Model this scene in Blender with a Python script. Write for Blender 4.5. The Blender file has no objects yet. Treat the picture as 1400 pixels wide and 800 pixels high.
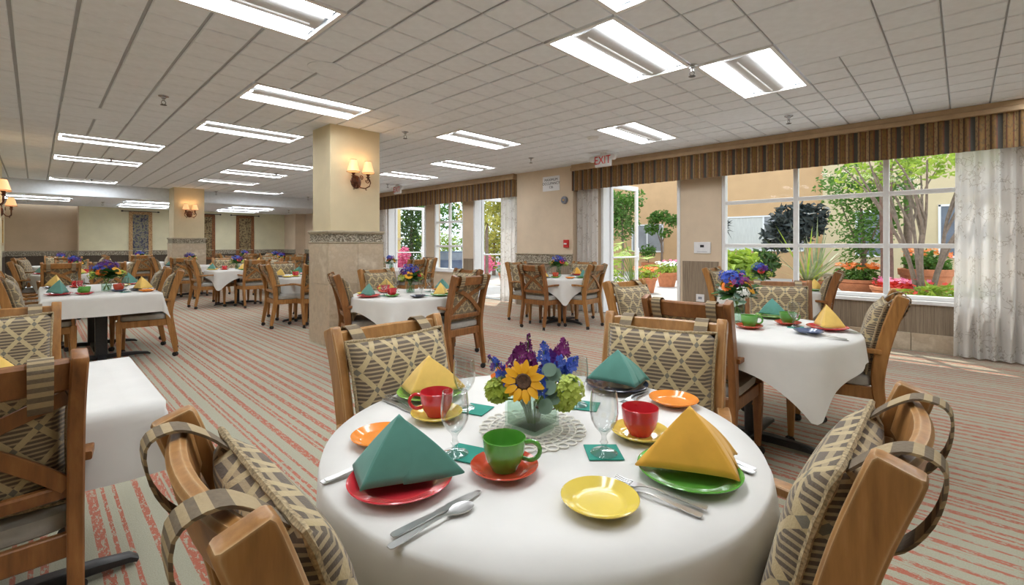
import bpy, bmesh, math, random
from math import sin, cos, pi, radians as RAD, hypot, atan2, sqrt
from mathutils import Vector, Matrix
S = bpy.context.scene
C = S.collection
# ------------------------------------------------------------------ camera
CAM_H = 1.27
cd = bpy.data.cameras.new('camera'); cam = bpy.data.objects.new('camera', cd); C.objects.link(cam)
cam.location = (0, 0, CAM_H); cam.rotation_euler = (pi/2, 0, -RAD(45.8))
cd.lens = 36*634/1400; cd.sensor_width = 36; cd.shift_y = -66/1400; cd.clip_start = .02; cd.clip_end = 200
S.camera = cam
# ------------------------------------------------------------------ world, sun, exposure
w = bpy.data.worlds.new('world'); S.world = w; w.use_nodes = True
bg = w.node_tree.nodes['Background']; bg.inputs[0].default_value = (.80, .90, 1, 1); bg.inputs[1].default_value = 2.3
sl = bpy.data.lights.new('sun', 'SUN'); sl.energy = 4.6; sl.angle = RAD(.6); sl.color = (1, .95, .86)
sun = bpy.data.objects.new('sun', sl); C.objects.link(sun); sun.location = (12, 4, 20)
sun.rotation_euler = Vector((.34, .26, .84)).to_track_quat('Z', 'Y').to_euler()
LIGHT_L = 17.0
vs = S.view_settings; vs.view_transform = 'Standard'; vs.look = 'None'; vs.exposure = 0.0; vs.gamma = 1; vs.use_curve_mapping = False

# ------------------------------------------------------------------ mesh helpers
def V(*a): return Vector(a)
class MB:
    def __init__(s): s.v = []; s.f = []
    def add(s, vs, fs, M=None):
        n = len(s.v)
        s.v += [tuple(M @ Vector(p)) if M else tuple(p) for p in vs]
        s.f += [tuple(i+n for i in f) for f in fs]; return s
    def box(s, x0, x1, y0, y1, z0, z1, M=None):
        return s.add([(x0,y0,z0),(x1,y0,z0),(x1,y1,z0),(x0,y1,z0),(x0,y0,z1),(x1,y0,z1),(x1,y1,z1),(x0,y1,z1)],
            [(0,3,2,1),(4,5,6,7),(0,1,5,4),(1,2,6,5),(2,3,7,6),(3,0,4,7)], M)
    def lathe(s, prof, n=24, M=None, c=(0,0,0)):
        vs = []; fs = []
        for r, z in prof:
            for i in range(n): vs.append((c[0]+r*cos(2*pi*i/n), c[1]+r*sin(2*pi*i/n), c[2]+z))
        for k in range(len(prof)-1):
            for i in range(n):
                j = (i+1) % n; fs.append((k*n+i, k*n+j, (k+1)*n+j, (k+1)*n+i))
        if prof[0][0] > 1e-5: fs.append(tuple(range(n-1, -1, -1)))
        if prof[-1][0] > 1e-5: fs.append(tuple((len(prof)-1)*n+i for i in range(n)))
        return s.add(vs, fs, M)
    def sweep(s, path, prof, up=(0,0,1), scale=None, M=None, cap=True):
        path = [Vector(p) for p in path]; n = len(prof); vs = []; fs = []; up = Vector(up)
        for k, p in enumerate(path):
            t = (path[min(k+1, len(path)-1)] - path[max(k-1, 0)]).normalized()
            sd = t.cross(up)
            if sd.length < 1e-4: sd = t.cross(Vector((1, .01, 0)))
            sd.normalize(); nu = sd.cross(t).normalized(); sc = scale[k] if scale else 1
            if not isinstance(sc, tuple): sc = (sc, sc)
            for a, b in prof: vs.append(p + sd*(a*sc[0]) + nu*(b*sc[1]))
        for k in range(len(path)-1):
            for i in range(n):
                j = (i+1) % n; fs.append((k*n+i, k*n+j, (k+1)*n+j, (k+1)*n+i))
        if cap: fs.append(tuple(range(n-1, -1, -1))); fs.append(tuple((len(path)-1)*n+i for i in range(n)))
        return s.add(vs, fs, M)
    def tube(s, path, r, n=8, M=None):
        rs = r if isinstance(r, (list, tuple)) else [r]*len(path)
        return s.sweep(path, [(cos(2*pi*i/n), sin(2*pi*i/n)) for i in range(n)], up=(.13, .21, .97), scale=list(rs), M=M)
    def grid(s, nu, nv, fn, M=None, wrap=False):
        vs = [fn(i/nu, j/nv) for i in range(nu if wrap else nu+1) for j in range(nv+1)]; m = nv+1; N = nu if wrap else nu+1
        fs = [(i*m+j, ((i+1) % N)*m+j, ((i+1) % N)*m+j+1, i*m+j+1) for i in range(nu) for j in range(nv)]
        return s.add(vs, fs, M)
    def ball(s, c, rx, ry, rz, n=10, m=7, M=None):
        return s.grid(n, m, lambda u, v: (c[0]+rx*cos(2*pi*u)*sin(pi*v), c[1]+ry*sin(2*pi*u)*sin(pi*v), c[2]-rz*cos(pi*v)), M, True)
    def mesh(s, name, mat=None, smooth=True, bevel=0, seg=1, solid=0, ang=40):
        me = bpy.data.meshes.new(name); me.from_pydata([tuple(p) for p in s.v], [], s.f)
        if bevel or solid or True:
            bm = bmesh.new(); bm.from_mesh(me)
            bmesh.ops.remove_doubles(bm, verts=bm.verts, dist=1e-6)
            bmesh.ops.recalc_face_normals(bm, faces=bm.faces)
            if bevel: bmesh.ops.bevel(bm, geom=[e for e in bm.edges if e.is_manifold and e.calc_face_angle(0) > .5], offset=bevel, segments=seg, affect='EDGES', clamp_overlap=True)
            if solid: bmesh.ops.solidify(bm, geom=bm.faces[:], thickness=solid)
            bm.to_mesh(me); bm.free()
        if smooth:
            me.shade_smooth(); me.set_sharp_from_angle(angle=RAD(ang))
        if mat: me.materials.append(mat)
        return me
def obj(name, me, parent=None, loc=None, rz=0, rot=None, scale=None):
    o = bpy.data.objects.new(name, me); C.objects.link(o)
    if parent: o.parent = parent
    if loc: o.location = loc
    if rot: o.rotation_euler = rot
    elif rz: o.rotation_euler.z = rz
    if scale: o.scale = scale if isinstance(scale, (tuple, list)) else (scale,)*3
    return o
def tag(o, label=None, cat=None, group=None, kind=None):
    if label: o['label'] = label
    if cat: o['category'] = cat
    if group: o['group'] = group
    if kind: o['kind'] = kind
    return o
def thing(name, label, cat, loc=(0,0,0), rz=0, group=None, kind=None):
    return tag(obj(name, None, None, loc, rz), label, cat, group, kind)
def one(name, me, label, cat, loc=(0,0,0), rz=0, group=None, kind=None, rot=None, scale=None):
    return tag(obj(name, me, None, loc, rz, rot, scale), label, cat, group, kind)
KIDS = {}
def kids(o):
    return [c for c in o.children]
def copy_tree(o, parent=None, pre=None):
    c = o.copy(); C.objects.link(c); c.parent = parent
    for ch in (pre or KIDS).get(o.name, []): copy_tree(ch, c, pre)
    return c
def snapshot(root):
    def rec(o):
        KIDS[o.name] = list(o.children)
        for ch in o.children: rec(ch)
    rec(root)
def remove_tree(o):
    for ch in list(o.children): remove_tree(ch)
    bpy.data.objects.remove(o)

# ------------------------------------------------------------------ materials
def nt(name):
    m = bpy.data.materials.new(name); m.use_nodes = True; t = m.node_tree
    return m, t, t.nodes['Principled BSDF']
def N(t, typ, **k):
    n = t.nodes.new(typ)
    for a, b in k.items():
        if a == 'op': n.operation = b
        else: setattr(n, a, b)
    return n
def L(t, a, b): t.links.new(a, b)
def MA(t, op, a, b=None, c=None):
    n = N(t, 'ShaderNodeMath', op=op)
    for i, x in enumerate((a, b, c)):
        if x is None: continue
        if isinstance(x, (int, float)): n.inputs[i].default_value = x
        else: L(t, x, n.inputs[i])
    return n.outputs[0]
def MIX(t, f, a, b):
    n = N(t, 'ShaderNodeMix', data_type='RGBA')
    for i, x in ((0, f), (6, a), (7, b)):
        if isinstance(x, (int, float)): n.inputs[i].default_value = x
        elif isinstance(x, tuple): n.inputs[i].default_value = (*x[:3], 1)
        else: L(t, x, n.inputs[i])
    return n.outputs[2]
def coords(t, sc=(1,1,1), kind='Object'):
    tc = N(t, 'ShaderNodeTexCoord'); mp = N(t, 'ShaderNodeMapping'); mp.inputs['Scale'].default_value = sc
    L(t, tc.outputs[kind], mp.inputs[0]); return mp.outputs[0]
def noise(t, vec, scale=5, detail=3, rough=.5, out=0):
    n = N(t, 'ShaderNodeTexNoise'); n.inputs['Scale'].default_value = scale; n.inputs['Detail'].default_value = detail; n.inputs['Roughness'].default_value = rough
    L(t, vec, n.inputs['Vector']); return n.outputs[out]
def ramp(t, f, stops):
    r = N(t, 'ShaderNodeValToRGB'); e = r.color_ramp.elements
    while len(e) < len(stops): e.new(.5)
    for i, (p, c) in enumerate(stops): e[i].position = p; e[i].color = (*c[:3], 1)
    L(t, f, r.inputs[0]); return r.outputs[0]
def bump(t, b, h, strength=.3, dist=.01):
    n = N(t, 'ShaderNodeBump'); n.inputs['Strength'].default_value = strength; n.inputs['Distance'].default_value = dist
    L(t, h, n.inputs['Height']); L(t, n.outputs[0], b.inputs['Normal'])
def pm(name, col, rough=.5, var=.10, scale=20, bmp=0, metal=0, emit=0, spec=None, sheen=0, coat=0, sss=0, dist=.003):
    m, t, b = nt(name); v = coords(t); f = noise(t, v, scale)
    lo = tuple(c*(1-var) for c in col); hi = tuple(min(1, c*(1+var)) for c in col)
    c = ramp(t, f, [(.3, lo), (.7, hi)]); L(t, c, b.inputs['Base Color'])
    b.inputs['Roughness'].default_value = rough; b.inputs['Metallic'].default_value = metal
    if bmp: bump(t, b, f, bmp, dist)
    if emit: L(t, c, b.inputs['Emission Color']); b.inputs['Emission Strength'].default_value = emit
    if spec is not None: b.inputs['Specular IOR Level'].default_value = spec
    if sheen: b.inputs['Sheen Weight'].default_value = sheen
    if coat: b.inputs['Coat Weight'].default_value = coat
    return m
def wood_mat(name, dark, mid, light, rough=.38, worn=None):
    m, t, b = nt(name); v = coords(t, (38, 38, 5)); f = noise(t, v, 1.0, 5, .6); v2 = coords(t); g = noise(t, v2, 9, 2)
    c = ramp(t, f, [(.25, dark), (.5, mid), (.78, light)])
    c = MIX(t, MA(t, 'MULTIPLY', g, .40), c, light)
    if worn:
        bv = N(t, 'ShaderNodeBevel'); bv.samples = 4; bv.inputs[0].default_value = .006; ge = N(t, 'ShaderNodeNewGeometry'); dt = N(t, 'ShaderNodeVectorMath', op='DOT_PRODUCT'); L(t, bv.outputs[0], dt.inputs[0]); L(t, ge.outputs['Normal'], dt.inputs[1])
        e = MA(t, 'MULTIPLY', MA(t, 'SUBTRACT', 1, dt.outputs['Value']), 9); e.node.use_clamp = True; e = MA(t, 'MULTIPLY', e, MA(t, 'ADD', .25, noise(t, v2, 22, 3))); c = MIX(t, e, c, worn)
    L(t, c, b.inputs['Base Color'])
    b.inputs['Roughness'].default_value = rough; bump(t, b, f, .08, .002); return m
def fabric_mat():
    m, t, b = nt('diamond_weave'); tc = N(t, 'ShaderNodeTexCoord'); sp = N(t, 'ShaderNodeSeparateXYZ'); L(t, tc.outputs['Object'], sp.inputs[0])
    x, z = sp.outputs[0], sp.outputs[2]
    xa = MA(t, 'DIVIDE', x, .098); za = MA(t, 'DIVIDE', z, .118)
    def band(e, w): return MA(t, 'GREATER_THAN', MA(t, 'ABSOLUTE', MA(t, 'SUBTRACT', MA(t, 'FRACT', e), .5)), w)
    p = MA(t, 'ADD', MA(t, 'ADD', xa, za), 20); q = MA(t, 'ADD', MA(t, 'SUBTRACT', xa, za), 20)
    bp, bq = band(p, .395), band(q, .395)
    lat = MA(t, 'MAXIMUM', bp, bq); dot = MA(t, 'MULTIPLY', band(p, .40), band(q, .40))
    st = MA(t, 'GREATER_THAN', MA(t, 'FRACT', MA(t, 'ADD', MA(t, 'DIVIDE', z, .0135), 50)), .42)
    c = MIX(t, st, (.37, .285, .165), (.085, .060, .042)); c = MIX(t, lat, c, (.50, .39, .21)); c = MIX(t, dot, c, (.15, .14, .11))
    v = coords(t); f = noise(t, v, 260, 2); c = MIX(t, MA(t, 'MULTIPLY', f, .35), c, (.22, .17, .11)); L(t, c, b.inputs['Base Color'])
    b.inputs['Roughness'].default_value = .9; b.inputs['Sheen Weight'].default_value = .2; bump(t, b, f, .35, .003); return m
def strap_mat():
    m, t, b = nt('strap_weave'); tc = N(t, 'ShaderNodeTexCoord'); sp = N(t, 'ShaderNodeSeparateXYZ'); L(t, tc.outputs['Object'], sp.inputs[0])
    s = MA(t, 'ADD', MA(t, 'MULTIPLY', sp.outputs[2], 1), MA(t, 'MULTIPLY', sp.outputs[1], .7))
    st = MA(t, 'GREATER_THAN', MA(t, 'FRACT', MA(t, 'ADD', MA(t, 'DIVIDE', s, .020), 50)), .5)
    v = coords(t); f = noise(t, v, 120, 2)
    c = MIX(t, st, (.42, .32, .18), (.13, .10, .07)); c = MIX(t, MA(t, 'MULTIPLY', f, .5), c, (.28, .21, .13)); L(t, c, b.inputs['Base Color'])
    b.inputs['Roughness'].default_value = .9; bump(t, b, f, .4, .003); return m
def carpet_mat():
    m, t, b = nt('striped_carpet'); tc = N(t, 'ShaderNodeTexCoord'); sp = N(t, 'ShaderNodeSeparateXYZ'); L(t, tc.outputs['Object'], sp.inputs[0])
    x, y = sp.outputs[0], sp.outputs[1]
    wob = noise(t, coords(t, (1, .3, 1)), 30, 2); xx = MA(t, 'ADD', x, MA(t, 'MULTIPLY', MA(t, 'SUBTRACT', wob, .5), .006))
    def rows(per, off, wmin, wmax):
        a = MA(t, 'ADD', MA(t, 'DIVIDE', xx, per), off); i = MA(t, 'FLOOR', a); fr = MA(t, 'FRACT', a)
        wn = N(t, 'ShaderNodeTexWhiteNoise', noise_dimensions='1D'); L(t, i, wn.inputs['W'])
        wd = MA(t, 'ADD', wmin, MA(t, 'MULTIPLY', wn.outputs['Value'], wmax-wmin))
        return MA(t, 'LESS_THAN', MA(t, 'ABSOLUTE', MA(t, 'SUBTRACT', fr, .5)), MA(t, 'MULTIPLY', wd, .5))
    msk = MA(t, 'MAXIMUM', rows(.086, 100.2, .14, .52), rows(.127, 200.6, .0, .20))
    dash = noise(t, coords(t, (24, 7, 1)), 3.2, 2, .7); dm = MA(t, 'GREATER_THAN', MA(t, 'ADD', dash, MA(t, 'MULTIPLY', MA(t, 'SUBTRACT', noise(t, coords(t, (60, 30, 1)), 4, 2), .5), .5)), .43)
    fine = noise(t, coords(t), 210, 3, .7); big = noise(t, coords(t), 1.5, 2)
    msk = MA(t, 'MULTIPLY', MA(t, 'MULTIPLY', msk, dm), MA(t, 'ADD', .38, MA(t, 'MULTIPLY', fine, 1.0)))
    base = MIX(t, fine, (.20, .20, .145), (.55, .535, .40)); base = MIX(t, MA(t, 'MULTIPLY', big, .2), base, (.34, .33, .24))
    c = MIX(t, msk, base, (.42, .068, .024)); L(t, c, b.inputs['Base Color'])
    b.inputs['Roughness'].default_value = .95; b.inputs['Sheen Weight'].default_value = .28; b.inputs['Sheen Roughness'].default_value = .5; b.inputs['Sheen Tint'].default_value = (1, .93, .88, 1)
    bump(t, b, fine, .5, .006); return m
def glass_mat(name, tint=(.95, .98, .97), refl=1.0):
    m = bpy.data.materials.new(name); m.use_nodes = True; t = m.node_tree; t.nodes.clear()
    o = N(t, 'ShaderNodeOutputMaterial'); mx = N(t, 'ShaderNodeMixShader'); tr = N(t, 'ShaderNodeBsdfTransparent'); gl = N(t, 'ShaderNodeBsdfGlossy'); fr = N(t, 'ShaderNodeLayerWeight')
    f = noise(t, coords(t), 4); c = ramp(t, f, [(0, tuple(x*.985 for x in tint)), (1, tint)]); L(t, c, tr.inputs[0])
    gl.inputs['Roughness'].default_value = .03; fr.inputs['Blend'].default_value = .5
    L(t, MA(t, 'MULTIPLY', MA(t, 'ADD', .035, MA(t, 'MULTIPLY', MA(t, 'POWER', fr.outputs['Facing'], 3.0), .6)), refl), mx.inputs[0]); L(t, tr.outputs[0], mx.inputs[1]); L(t, gl.outputs[0], mx.inputs[2]); L(t, mx.outputs[0], o.inputs[0]); return m
def sheer_mat():
    m, t, b = nt('embroidered_sheer'); v = coords(t, (1, 1, 1)); tc = N(t, 'ShaderNodeTexCoord')
    d = noise(t, v, 5, 2, .5, 1)
    vo = N(t, 'ShaderNodeTexVoronoi'); vo.inputs['Scale'].default_value = 13; vo.feature = 'DISTANCE_TO_EDGE'
    mx = N(t, 'ShaderNodeVectorMath', op='ADD'); ms = N(t, 'ShaderNodeVectorMath', op='SCALE'); ms.inputs['Scale'].default_value = .12; L(t, d, ms.inputs[0]); L(t, v, mx.inputs[0]); L(t, ms.outputs[0], mx.inputs[1]); L(t, mx.outputs[0], vo.inputs['Vector'])
    vine = MA(t, 'LESS_THAN', vo.outputs['Distance'], .028)
    v2 = N(t, 'ShaderNodeTexVoronoi'); v2.inputs['Scale'].default_value = 17; L(t, v, v2.inputs['Vector'])
    ring = MA(t, 'LESS_THAN', MA(t, 'ABSOLUTE', MA(t, 'SUBTRACT', v2.outputs['Distance'], .23)), .045)
    k = MA(t, 'MULTIPLY', MA(t, 'MAXIMUM', vine, ring), MA(t, 'GREATER_THAN', noise(t, v, 6, 2), .52))
    c = MIX(t, MA(t, 'MULTIPLY', k, .5), (.86, .84, .82), (.30, .24, .18)); L(t, c, b.inputs['Base Color']); b.inputs['Roughness'].default_value = .9
    o = t.nodes['Material Output']; ml = N(t, 'ShaderNodeMixShader'); tl = N(t, 'ShaderNodeBsdfTranslucent'); L(t, c, tl.inputs[0]); ml.inputs[0].default_value = .4
    m2 = N(t, 'ShaderNodeMixShader'); tp = N(t, 'ShaderNodeBsdfTransparent'); m2.inputs[0].default_value = .10
    L(t, b.outputs[0], ml.inputs[1]); L(t, tl.outputs[0], ml.inputs[2]); L(t, ml.outputs[0], m2.inputs[1]); L(t, tp.outputs[0], m2.inputs[2]); L(t, m2.outputs[0], o.inputs[0]); return m
def valance_mat():
    m, t, b = nt('striped_valance'); tc = N(t, 'ShaderNodeTexCoord'); sp = N(t, 'ShaderNodeSeparateXYZ'); L(t, tc.outputs['Object'], sp.inputs[0])
    fr = MA(t, 'FRACT', MA(t, 'ADD', MA(t, 'DIVIDE', sp.outputs[1], .205), 50))
    r = N(t, 'ShaderNodeValToRGB'); r.color_ramp.interpolation = 'CONSTANT'; e = r.color_ramp.elements
    st = [(0, (.36,.24,.11)), (.13, (.16,.05,.02)), (.18, (.22,.12,.03)), (.38, (.13,.04,.02)), (.43, (.30,.20,.09)), (.53, (.05,.045,.035)), (.72, (.17,.05,.02)), (.77, (.20,.11,.03)), (.93, (.09,.04,.02))]
    while len(e) < len(st): e.new(.5)
    for i, (p, c) in enumerate(st): e[i].position = p; e[i].color = (*c, 1)
    L(t, fr, r.inputs[0]); f = noise(t, coords(t, (1, 1, .5)), 60, 3); c = MIX(t, MA(t, 'MULTIPLY', MA(t, 'GREATER_THAN', f, .56), .45), r.outputs[0], (.05, .04, .03)); L(t, c, b.inputs['Base Color'])
    b.inputs['Roughness'].default_value = .75; b.inputs['Sheen Weight'].default_value = .2; return m
def marble_mat():
    m, t, b = nt('beige_marble'); v = coords(t); a = noise(t, v, 3.2, 6, .65); c = ramp(t, a, [(.30, (.36,.26,.17)), (.44, (.58,.47,.34)), (.52, (.50,.40,.29)), (.68, (.72,.63,.50))])
    L(t, c, b.inputs['Base Color']); b.inputs['Roughness'].default_value = .3; return m
def carved_mat():
    m, t, b = nt('carved_stone'); v = coords(t); vo = N(t, 'ShaderNodeTexVoronoi'); vo.inputs['Scale'].default_value = 42; L(t, v, vo.inputs['Vector']); a = noise(t, v, 38, 4)
    h = MA(t, 'ADD', vo.outputs['Distance'], MA(t, 'MULTIPLY', a, .6)); c = ramp(t, h, [(.35, (.66,.60,.50)), (.62, (.48,.43,.34)), (.95, (.20,.17,.12))]); L(t, c, b.inputs['Base Color'])
    b.inputs['Roughness'].default_value = .7; bump(t, b, h, .8, -.02); return m
def streak_mat(name, a, bb):
    m, t, b = nt(name); f = noise(t, coords(t, (60, 60, 1.6)), 1.5, 4, .7); c = ramp(t, f, [(.3, a), (.7, bb)]); L(t, c, b.inputs['Base Color']); b.inputs['Roughness'].default_value = .65; return m
def plaster_mat(name, col, var=.08):
    m, t, b = nt(name); v = coords(t); f = noise(t, v, 1.7, 4, .6); g = noise(t, v, 90, 2)
    c = ramp(t, f, [(.3, tuple(x*(1-var) for x in col)), (.7, tuple(x*(1+var) for x in col))]); L(t, c, b.inputs['Base Color']); b.inputs['Roughness'].default_value = .85; bump(t, b, g, .1, .003); return m
def tapestry_mat(name, k):
    m, t, b = nt(name); v = coords(t); tc = N(t, 'ShaderNodeTexCoord'); sp = N(t, 'ShaderNodeSeparateXYZ'); L(t, tc.outputs['Object'], sp.inputs[0])
    ax = MA(t, 'ABSOLUTE', sp.outputs[0]); az = MA(t, 'ABSOLUTE', sp.outputs[2])
    brd = MA(t, 'MAXIMUM', MA(t, 'GREATER_THAN', ax, .205), MA(t, 'GREATER_THAN', az, .72))
    a = noise(t, v, 13, 4, .65)
    cols = [[(.3,(.02,.025,.04)),(.46,(.09,.09,.13)),(.54,(.30,.27,.17)),(.62,(.05,.07,.06)),(.72,(.20,.19,.26))], [(.3,(.03,.02,.015)),(.45,(.12,.08,.04)),(.55,(.35,.26,.13)),(.63,(.06,.07,.04)),(.75,(.05,.04,.03))]][k]
    c = ramp(t, a, cols); bcol = MIX(t, MA(t, 'GREATER_THAN', noise(t, v, 45, 2), .52), *( ((.50,.33,.16), (.30,.16,.08)) if k == 0 else ((.26,.11,.04), (.15,.06,.03)) ))
    c = MIX(t, brd, c, bcol); L(t, c, b.inputs['Base Color']); b.inputs['Roughness'].default_value = .95; return m
def leaf_mat(name, a, bb, tr=.35):
    m, t, b = nt(name); f = noise(t, coords(t), 6, 3); c = ramp(t, f, [(.3, a), (.7, bb)]); L(t, c, b.inputs['Base Color']); b.inputs['Roughness'].default_value = .5
    o = t.nodes['Material Output']; ml = N(t, 'ShaderNodeMixShader'); tl = N(t, 'ShaderNodeBsdfTranslucent'); L(t, c, tl.inputs[0]); ml.inputs[0].default_value = tr
    L(t, b.outputs[0], ml.inputs[1]); L(t, tl.outputs[0], ml.inputs[2]); L(t, ml.outputs[0], o.inputs[0]); return m
def emis(name, col, s):
    m, t, b = nt(name); f = noise(t, coords(t), 3); c = ramp(t, f, [(0, tuple(x*.97 for x in col)), (1, col)]); L(t, c, b.inputs['Base Color']); L(t, c, b.inputs['Emission Color']); b.inputs['Emission Strength'].default_value = s; return m

M = {}
M['wood_honey'] = wood_mat('honey_wood', (.16,.060,.014), (.33,.145,.036), (.47,.235,.075))
M['wood_red'] = wood_mat('brown_wood', (.10,.034,.010), (.22,.082,.022), (.34,.15,.045))
M['wood_pale'] = wood_mat('worn_honey_wood', (.17,.070,.018), (.34,.152,.040), (.50,.26,.09), .34, (.72,.52,.30))
M['weave'] = fabric_mat(); M['strap'] = strap_mat(); M['fringe'] = pm('fringe_cord', (.34,.26,.15), .9, .5, 180)
M['vinyl'] = pm('grey_vinyl', (.36,.345,.315), .36, .08, 30, .05)
M['caster'] = pm('black_caster', (.018,.018,.02), .3, .2)
M['iron'] = pm('black_iron', (.022,.022,.024), .42, .2, 60, .1)
M['cloth'] = pm('white_tablecloth', (.70,.685,.66), .85, .03, 8, .12, sheen=.15, dist=.01)
M['carpet'] = carpet_mat(); M['tile'] = pm('ceiling_tile_white', (.80,.84,.90), .9, .035, 14, .08)
M['tilejoint'] = pm('ceiling_joint_grey', (.46,.48,.51), .9, .04, 14)
M['trofwhite'] = pm('light_housing_white', (.80,.80,.80), .45, .02); M['basket'] = pm('light_basket_grey', (.62,.62,.63), .5, .03)
M['lens'] = emis('lit_lens', (.93, .97, 1.0), LIGHT_L)
M['wall'] = plaster_mat('cream_wall', (.70,.655,.46)); M['walltan'] = plaster_mat('tan_wall', (.60,.46,.32)); M['pier'] = plaster_mat('pink_beige_wall', (.66,.535,.40)); M['column'] = plaster_mat('column_plaster', (.64,.545,.36))
M['marble'] = marble_mat(); M['carved'] = carved_mat(); M['stone'] = pm('moulding_stone', (.42,.36,.26), .6, .12, 12)
M['grass'] = streak_mat('woven_wainscot', (.17,.125,.085), (.36,.285,.205)); M['darkwood'] = streak_mat('dark_wainscot', (.045,.030,.018), (.085,.06,.038))
M['white'] = pm('white_paint', (.82,.82,.83), .35, .02); M['pane'] = glass_mat('window_glass', (.98, .99, .985), .18)
M['glass'] = glass_mat('clear_glass', (.945, .955, .955), 1.5); M['vase'] = glass_mat('vase_glass', (.88,.95,.915), 1.5); M['water'] = glass_mat('vase_water', (.90,.95,.90), .4)
M['sheer'] = sheer_mat(); M['valance'] = valance_mat(); M['board'] = pm('valance_board', (.47,.33,.20), .5, .08, 8)
M['tap0'] = tapestry_mat('tapestry_blue', 0); M['tap1'] = tapestry_mat('tapestry_brown', 1)
M['bronze'] = pm('bronze', (.12,.05,.025), .4, .4, 40, .2, metal=.6); M['shade'] = emis('lit_lampshade', (1, .60, .28), .62); M['shadetrim'] = pm('shade_trim', (.30,.22,.12), .8)
M['silver'] = pm('stainless', (.56,.56,.56), .33, .05, 20, metal=1.0); M['chrome'] = pm('chrome', (.55,.55,.56), .2, .05, metal=1.0)
def glaze(n, c): return pm('glaze_'+n, c, .14, .05, 12, coat=.4)
GL = dict(red=glaze('red', (.60,.032,.045)), green=glaze('green', (.10,.34,.045)), orange=glaze('orange', (.85,.27,.035)), yellow=glaze('yellow', (.76,.58,.10)), navy=glaze('navy', (.02,.024,.05)), scarlet=glaze('scarlet', (.58,.07,.03)), lime=glaze('lime', (.20,.42,.06)), blue=glaze('blue_grey', (.10,.13,.22)))
def linen(n, c): return pm('linen_'+n, c, .85, .06, 25, .10, sheen=.2)
NK = dict(teal=linen('teal', (.095,.275,.230)), yellow=linen('yellow', (.80,.53,.13)), amber=linen('amber', (.82,.44,.055)))
M['coaster'] = pm('paper_teal', (.02,.26,.20), .8, .05); M['lace'] = pm('lace', (.80,.77,.70), .9, .05, 60)
M['stem'] = leaf_mat('stem_green', (.10,.20,.03), (.22,.34,.07), .1); M['leafd'] = leaf_mat('leaf_dark', (.03,.10,.02), (.08,.20,.04)); M['euc'] = leaf_mat('eucalyptus', (.14,.24,.18), (.25,.37,.28))
def pet(n, a, b): return leaf_mat('petal_'+n, a, b, .25)
FL = dict(sun=pet('sunflower', (.85,.40,.01), (.95,.58,.03)), orange=pet('orange', (.85,.14,.01), (.95,.28,.03)), red=pet('red', (.62,.02,.015), (.8,.06,.03)), blue=pet('blue', (.03,.07,.48), (.12,.22,.78)), violet=pet('violet', (.09,.02,.22), (.20,.06,.38)), purple=pet('purple', (.15,.01,.12), (.34,.04,.28)), lime=pet('lime', (.36,.48,.04), (.62,.70,.16)), white=pet('white', (.75,.75,.70), (.9,.9,.85)), pink=pet('pink', (.65,.08,.22), (.85,.25,.40)))
M['seed'] = pm('seed_brown', (.07,.03,.012), .8, .5, 160, .5); M['terra'] = pm('terracotta', (.52,.19,.085), .8, .15, 9); M['bark'] = pm('bark', (.21,.155,.12), .9, .25, 14, .3, dist=.02); M['barkred'] = pm('red_bark', (.20,.11,.085), .9, .25, 12)
# ------------------------------------------------------------------ room shell
XW, YB, ZC, ZL, YS = 7.35, 19.5, 2.77, 2.44, 15.35       # window wall, back wall, ceiling, lower ceiling, soffit
XL, YN = -2.6, -2.6
def struct(name, me, label, cat=None, parent=None, loc=None):
    o = obj(name, me, parent, loc)
    if not parent: tag(o, label, cat, None, 'structure')
    return o
def boxmesh(name, boxes, mat, bevel=0):
    b = MB()
    for q in boxes: b.box(*q)
    return b.mesh(name, mat, False, bevel)
floor = struct('floor', boxmesh('floor', [(XL, XW+.02, YN, YB+.02, -.1, 0)], M['carpet']), 'grey-green carpet with broken red stripes', 'floor')
ceil = struct('ceiling', boxmesh('ceiling', [(XL, XW+.2, YN, YS+.1, ZC+.075, ZC+.16)], M['tilejoint']), 'white square-tiled ceiling', 'ceiling')
soff = struct('ceiling_soffit', boxmesh('soffit', [(XL, XW+.2, YS, YB+.2, ZL+.006, ZC+.1)], M['tile']), 'lower ceiling behind a plain grey soffit face', 'ceiling')
# lights: grid cells
GX, GY, P = .19, .10, .305
LIGHTS = [(0,9),(0,28),(0,35),(0,47), (4,3),(4,15),(4,21), (8,5),(8,29),(8,34),(8,40), (12,3),(12,15),(12,46), (16,9),(16,21),(16,27)]
UNSEEN = [(0,2),(4,-4),(12,-5),(-7,2),(-7,12),(-7,20),(20,-4)]     # added out of sight above and behind the camera for more light indoors
PANELS = [(0,2,22,24),(10,12,1,3),(12,14,1,3),(8,10,13,15),(17,19,5,7),(0,2,52,54),(10,12,38,40)]
blocked = set()
for i, j in LIGHTS+UNSEEN: blocked |= {(i+a, j+b) for a in range(4) for b in range(2)}
for x0, x1, y0, y1 in PANELS: blocked |= {(a, b) for a in range(x0, x1) for b in range(y0, y1)}
def tile_mb(sx, sy, mb=None, cx=0, cy=0, z=0):
    mb = mb or MB(); c = .006; a, b = sx/2, sy/2
    vs = [(cx-a,cy-b,z+.012),(cx+a,cy-b,z+.012),(cx+a,cy+b,z+.012),(cx-a,cy+b,z+.012),(cx-a,cy-b,z+c),(cx+a,cy-b,z+c),(cx+a,cy+b,z+c),(cx-a,cy+b,z+c),(cx-a+c,cy-b+c,z),(cx+a-c,cy-b+c,z),(cx+a-c,cy+b-c,z),(cx-a+c,cy+b-c,z)]
    fs = [(8,11,10,9)]
    for k in range(4):
        n = (k+1) % 4; fs += [(k, n, 4+n, 4+k), (4+k, 4+n, 8+n, 8+k)]
    return mb.add(vs, fs)
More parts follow.
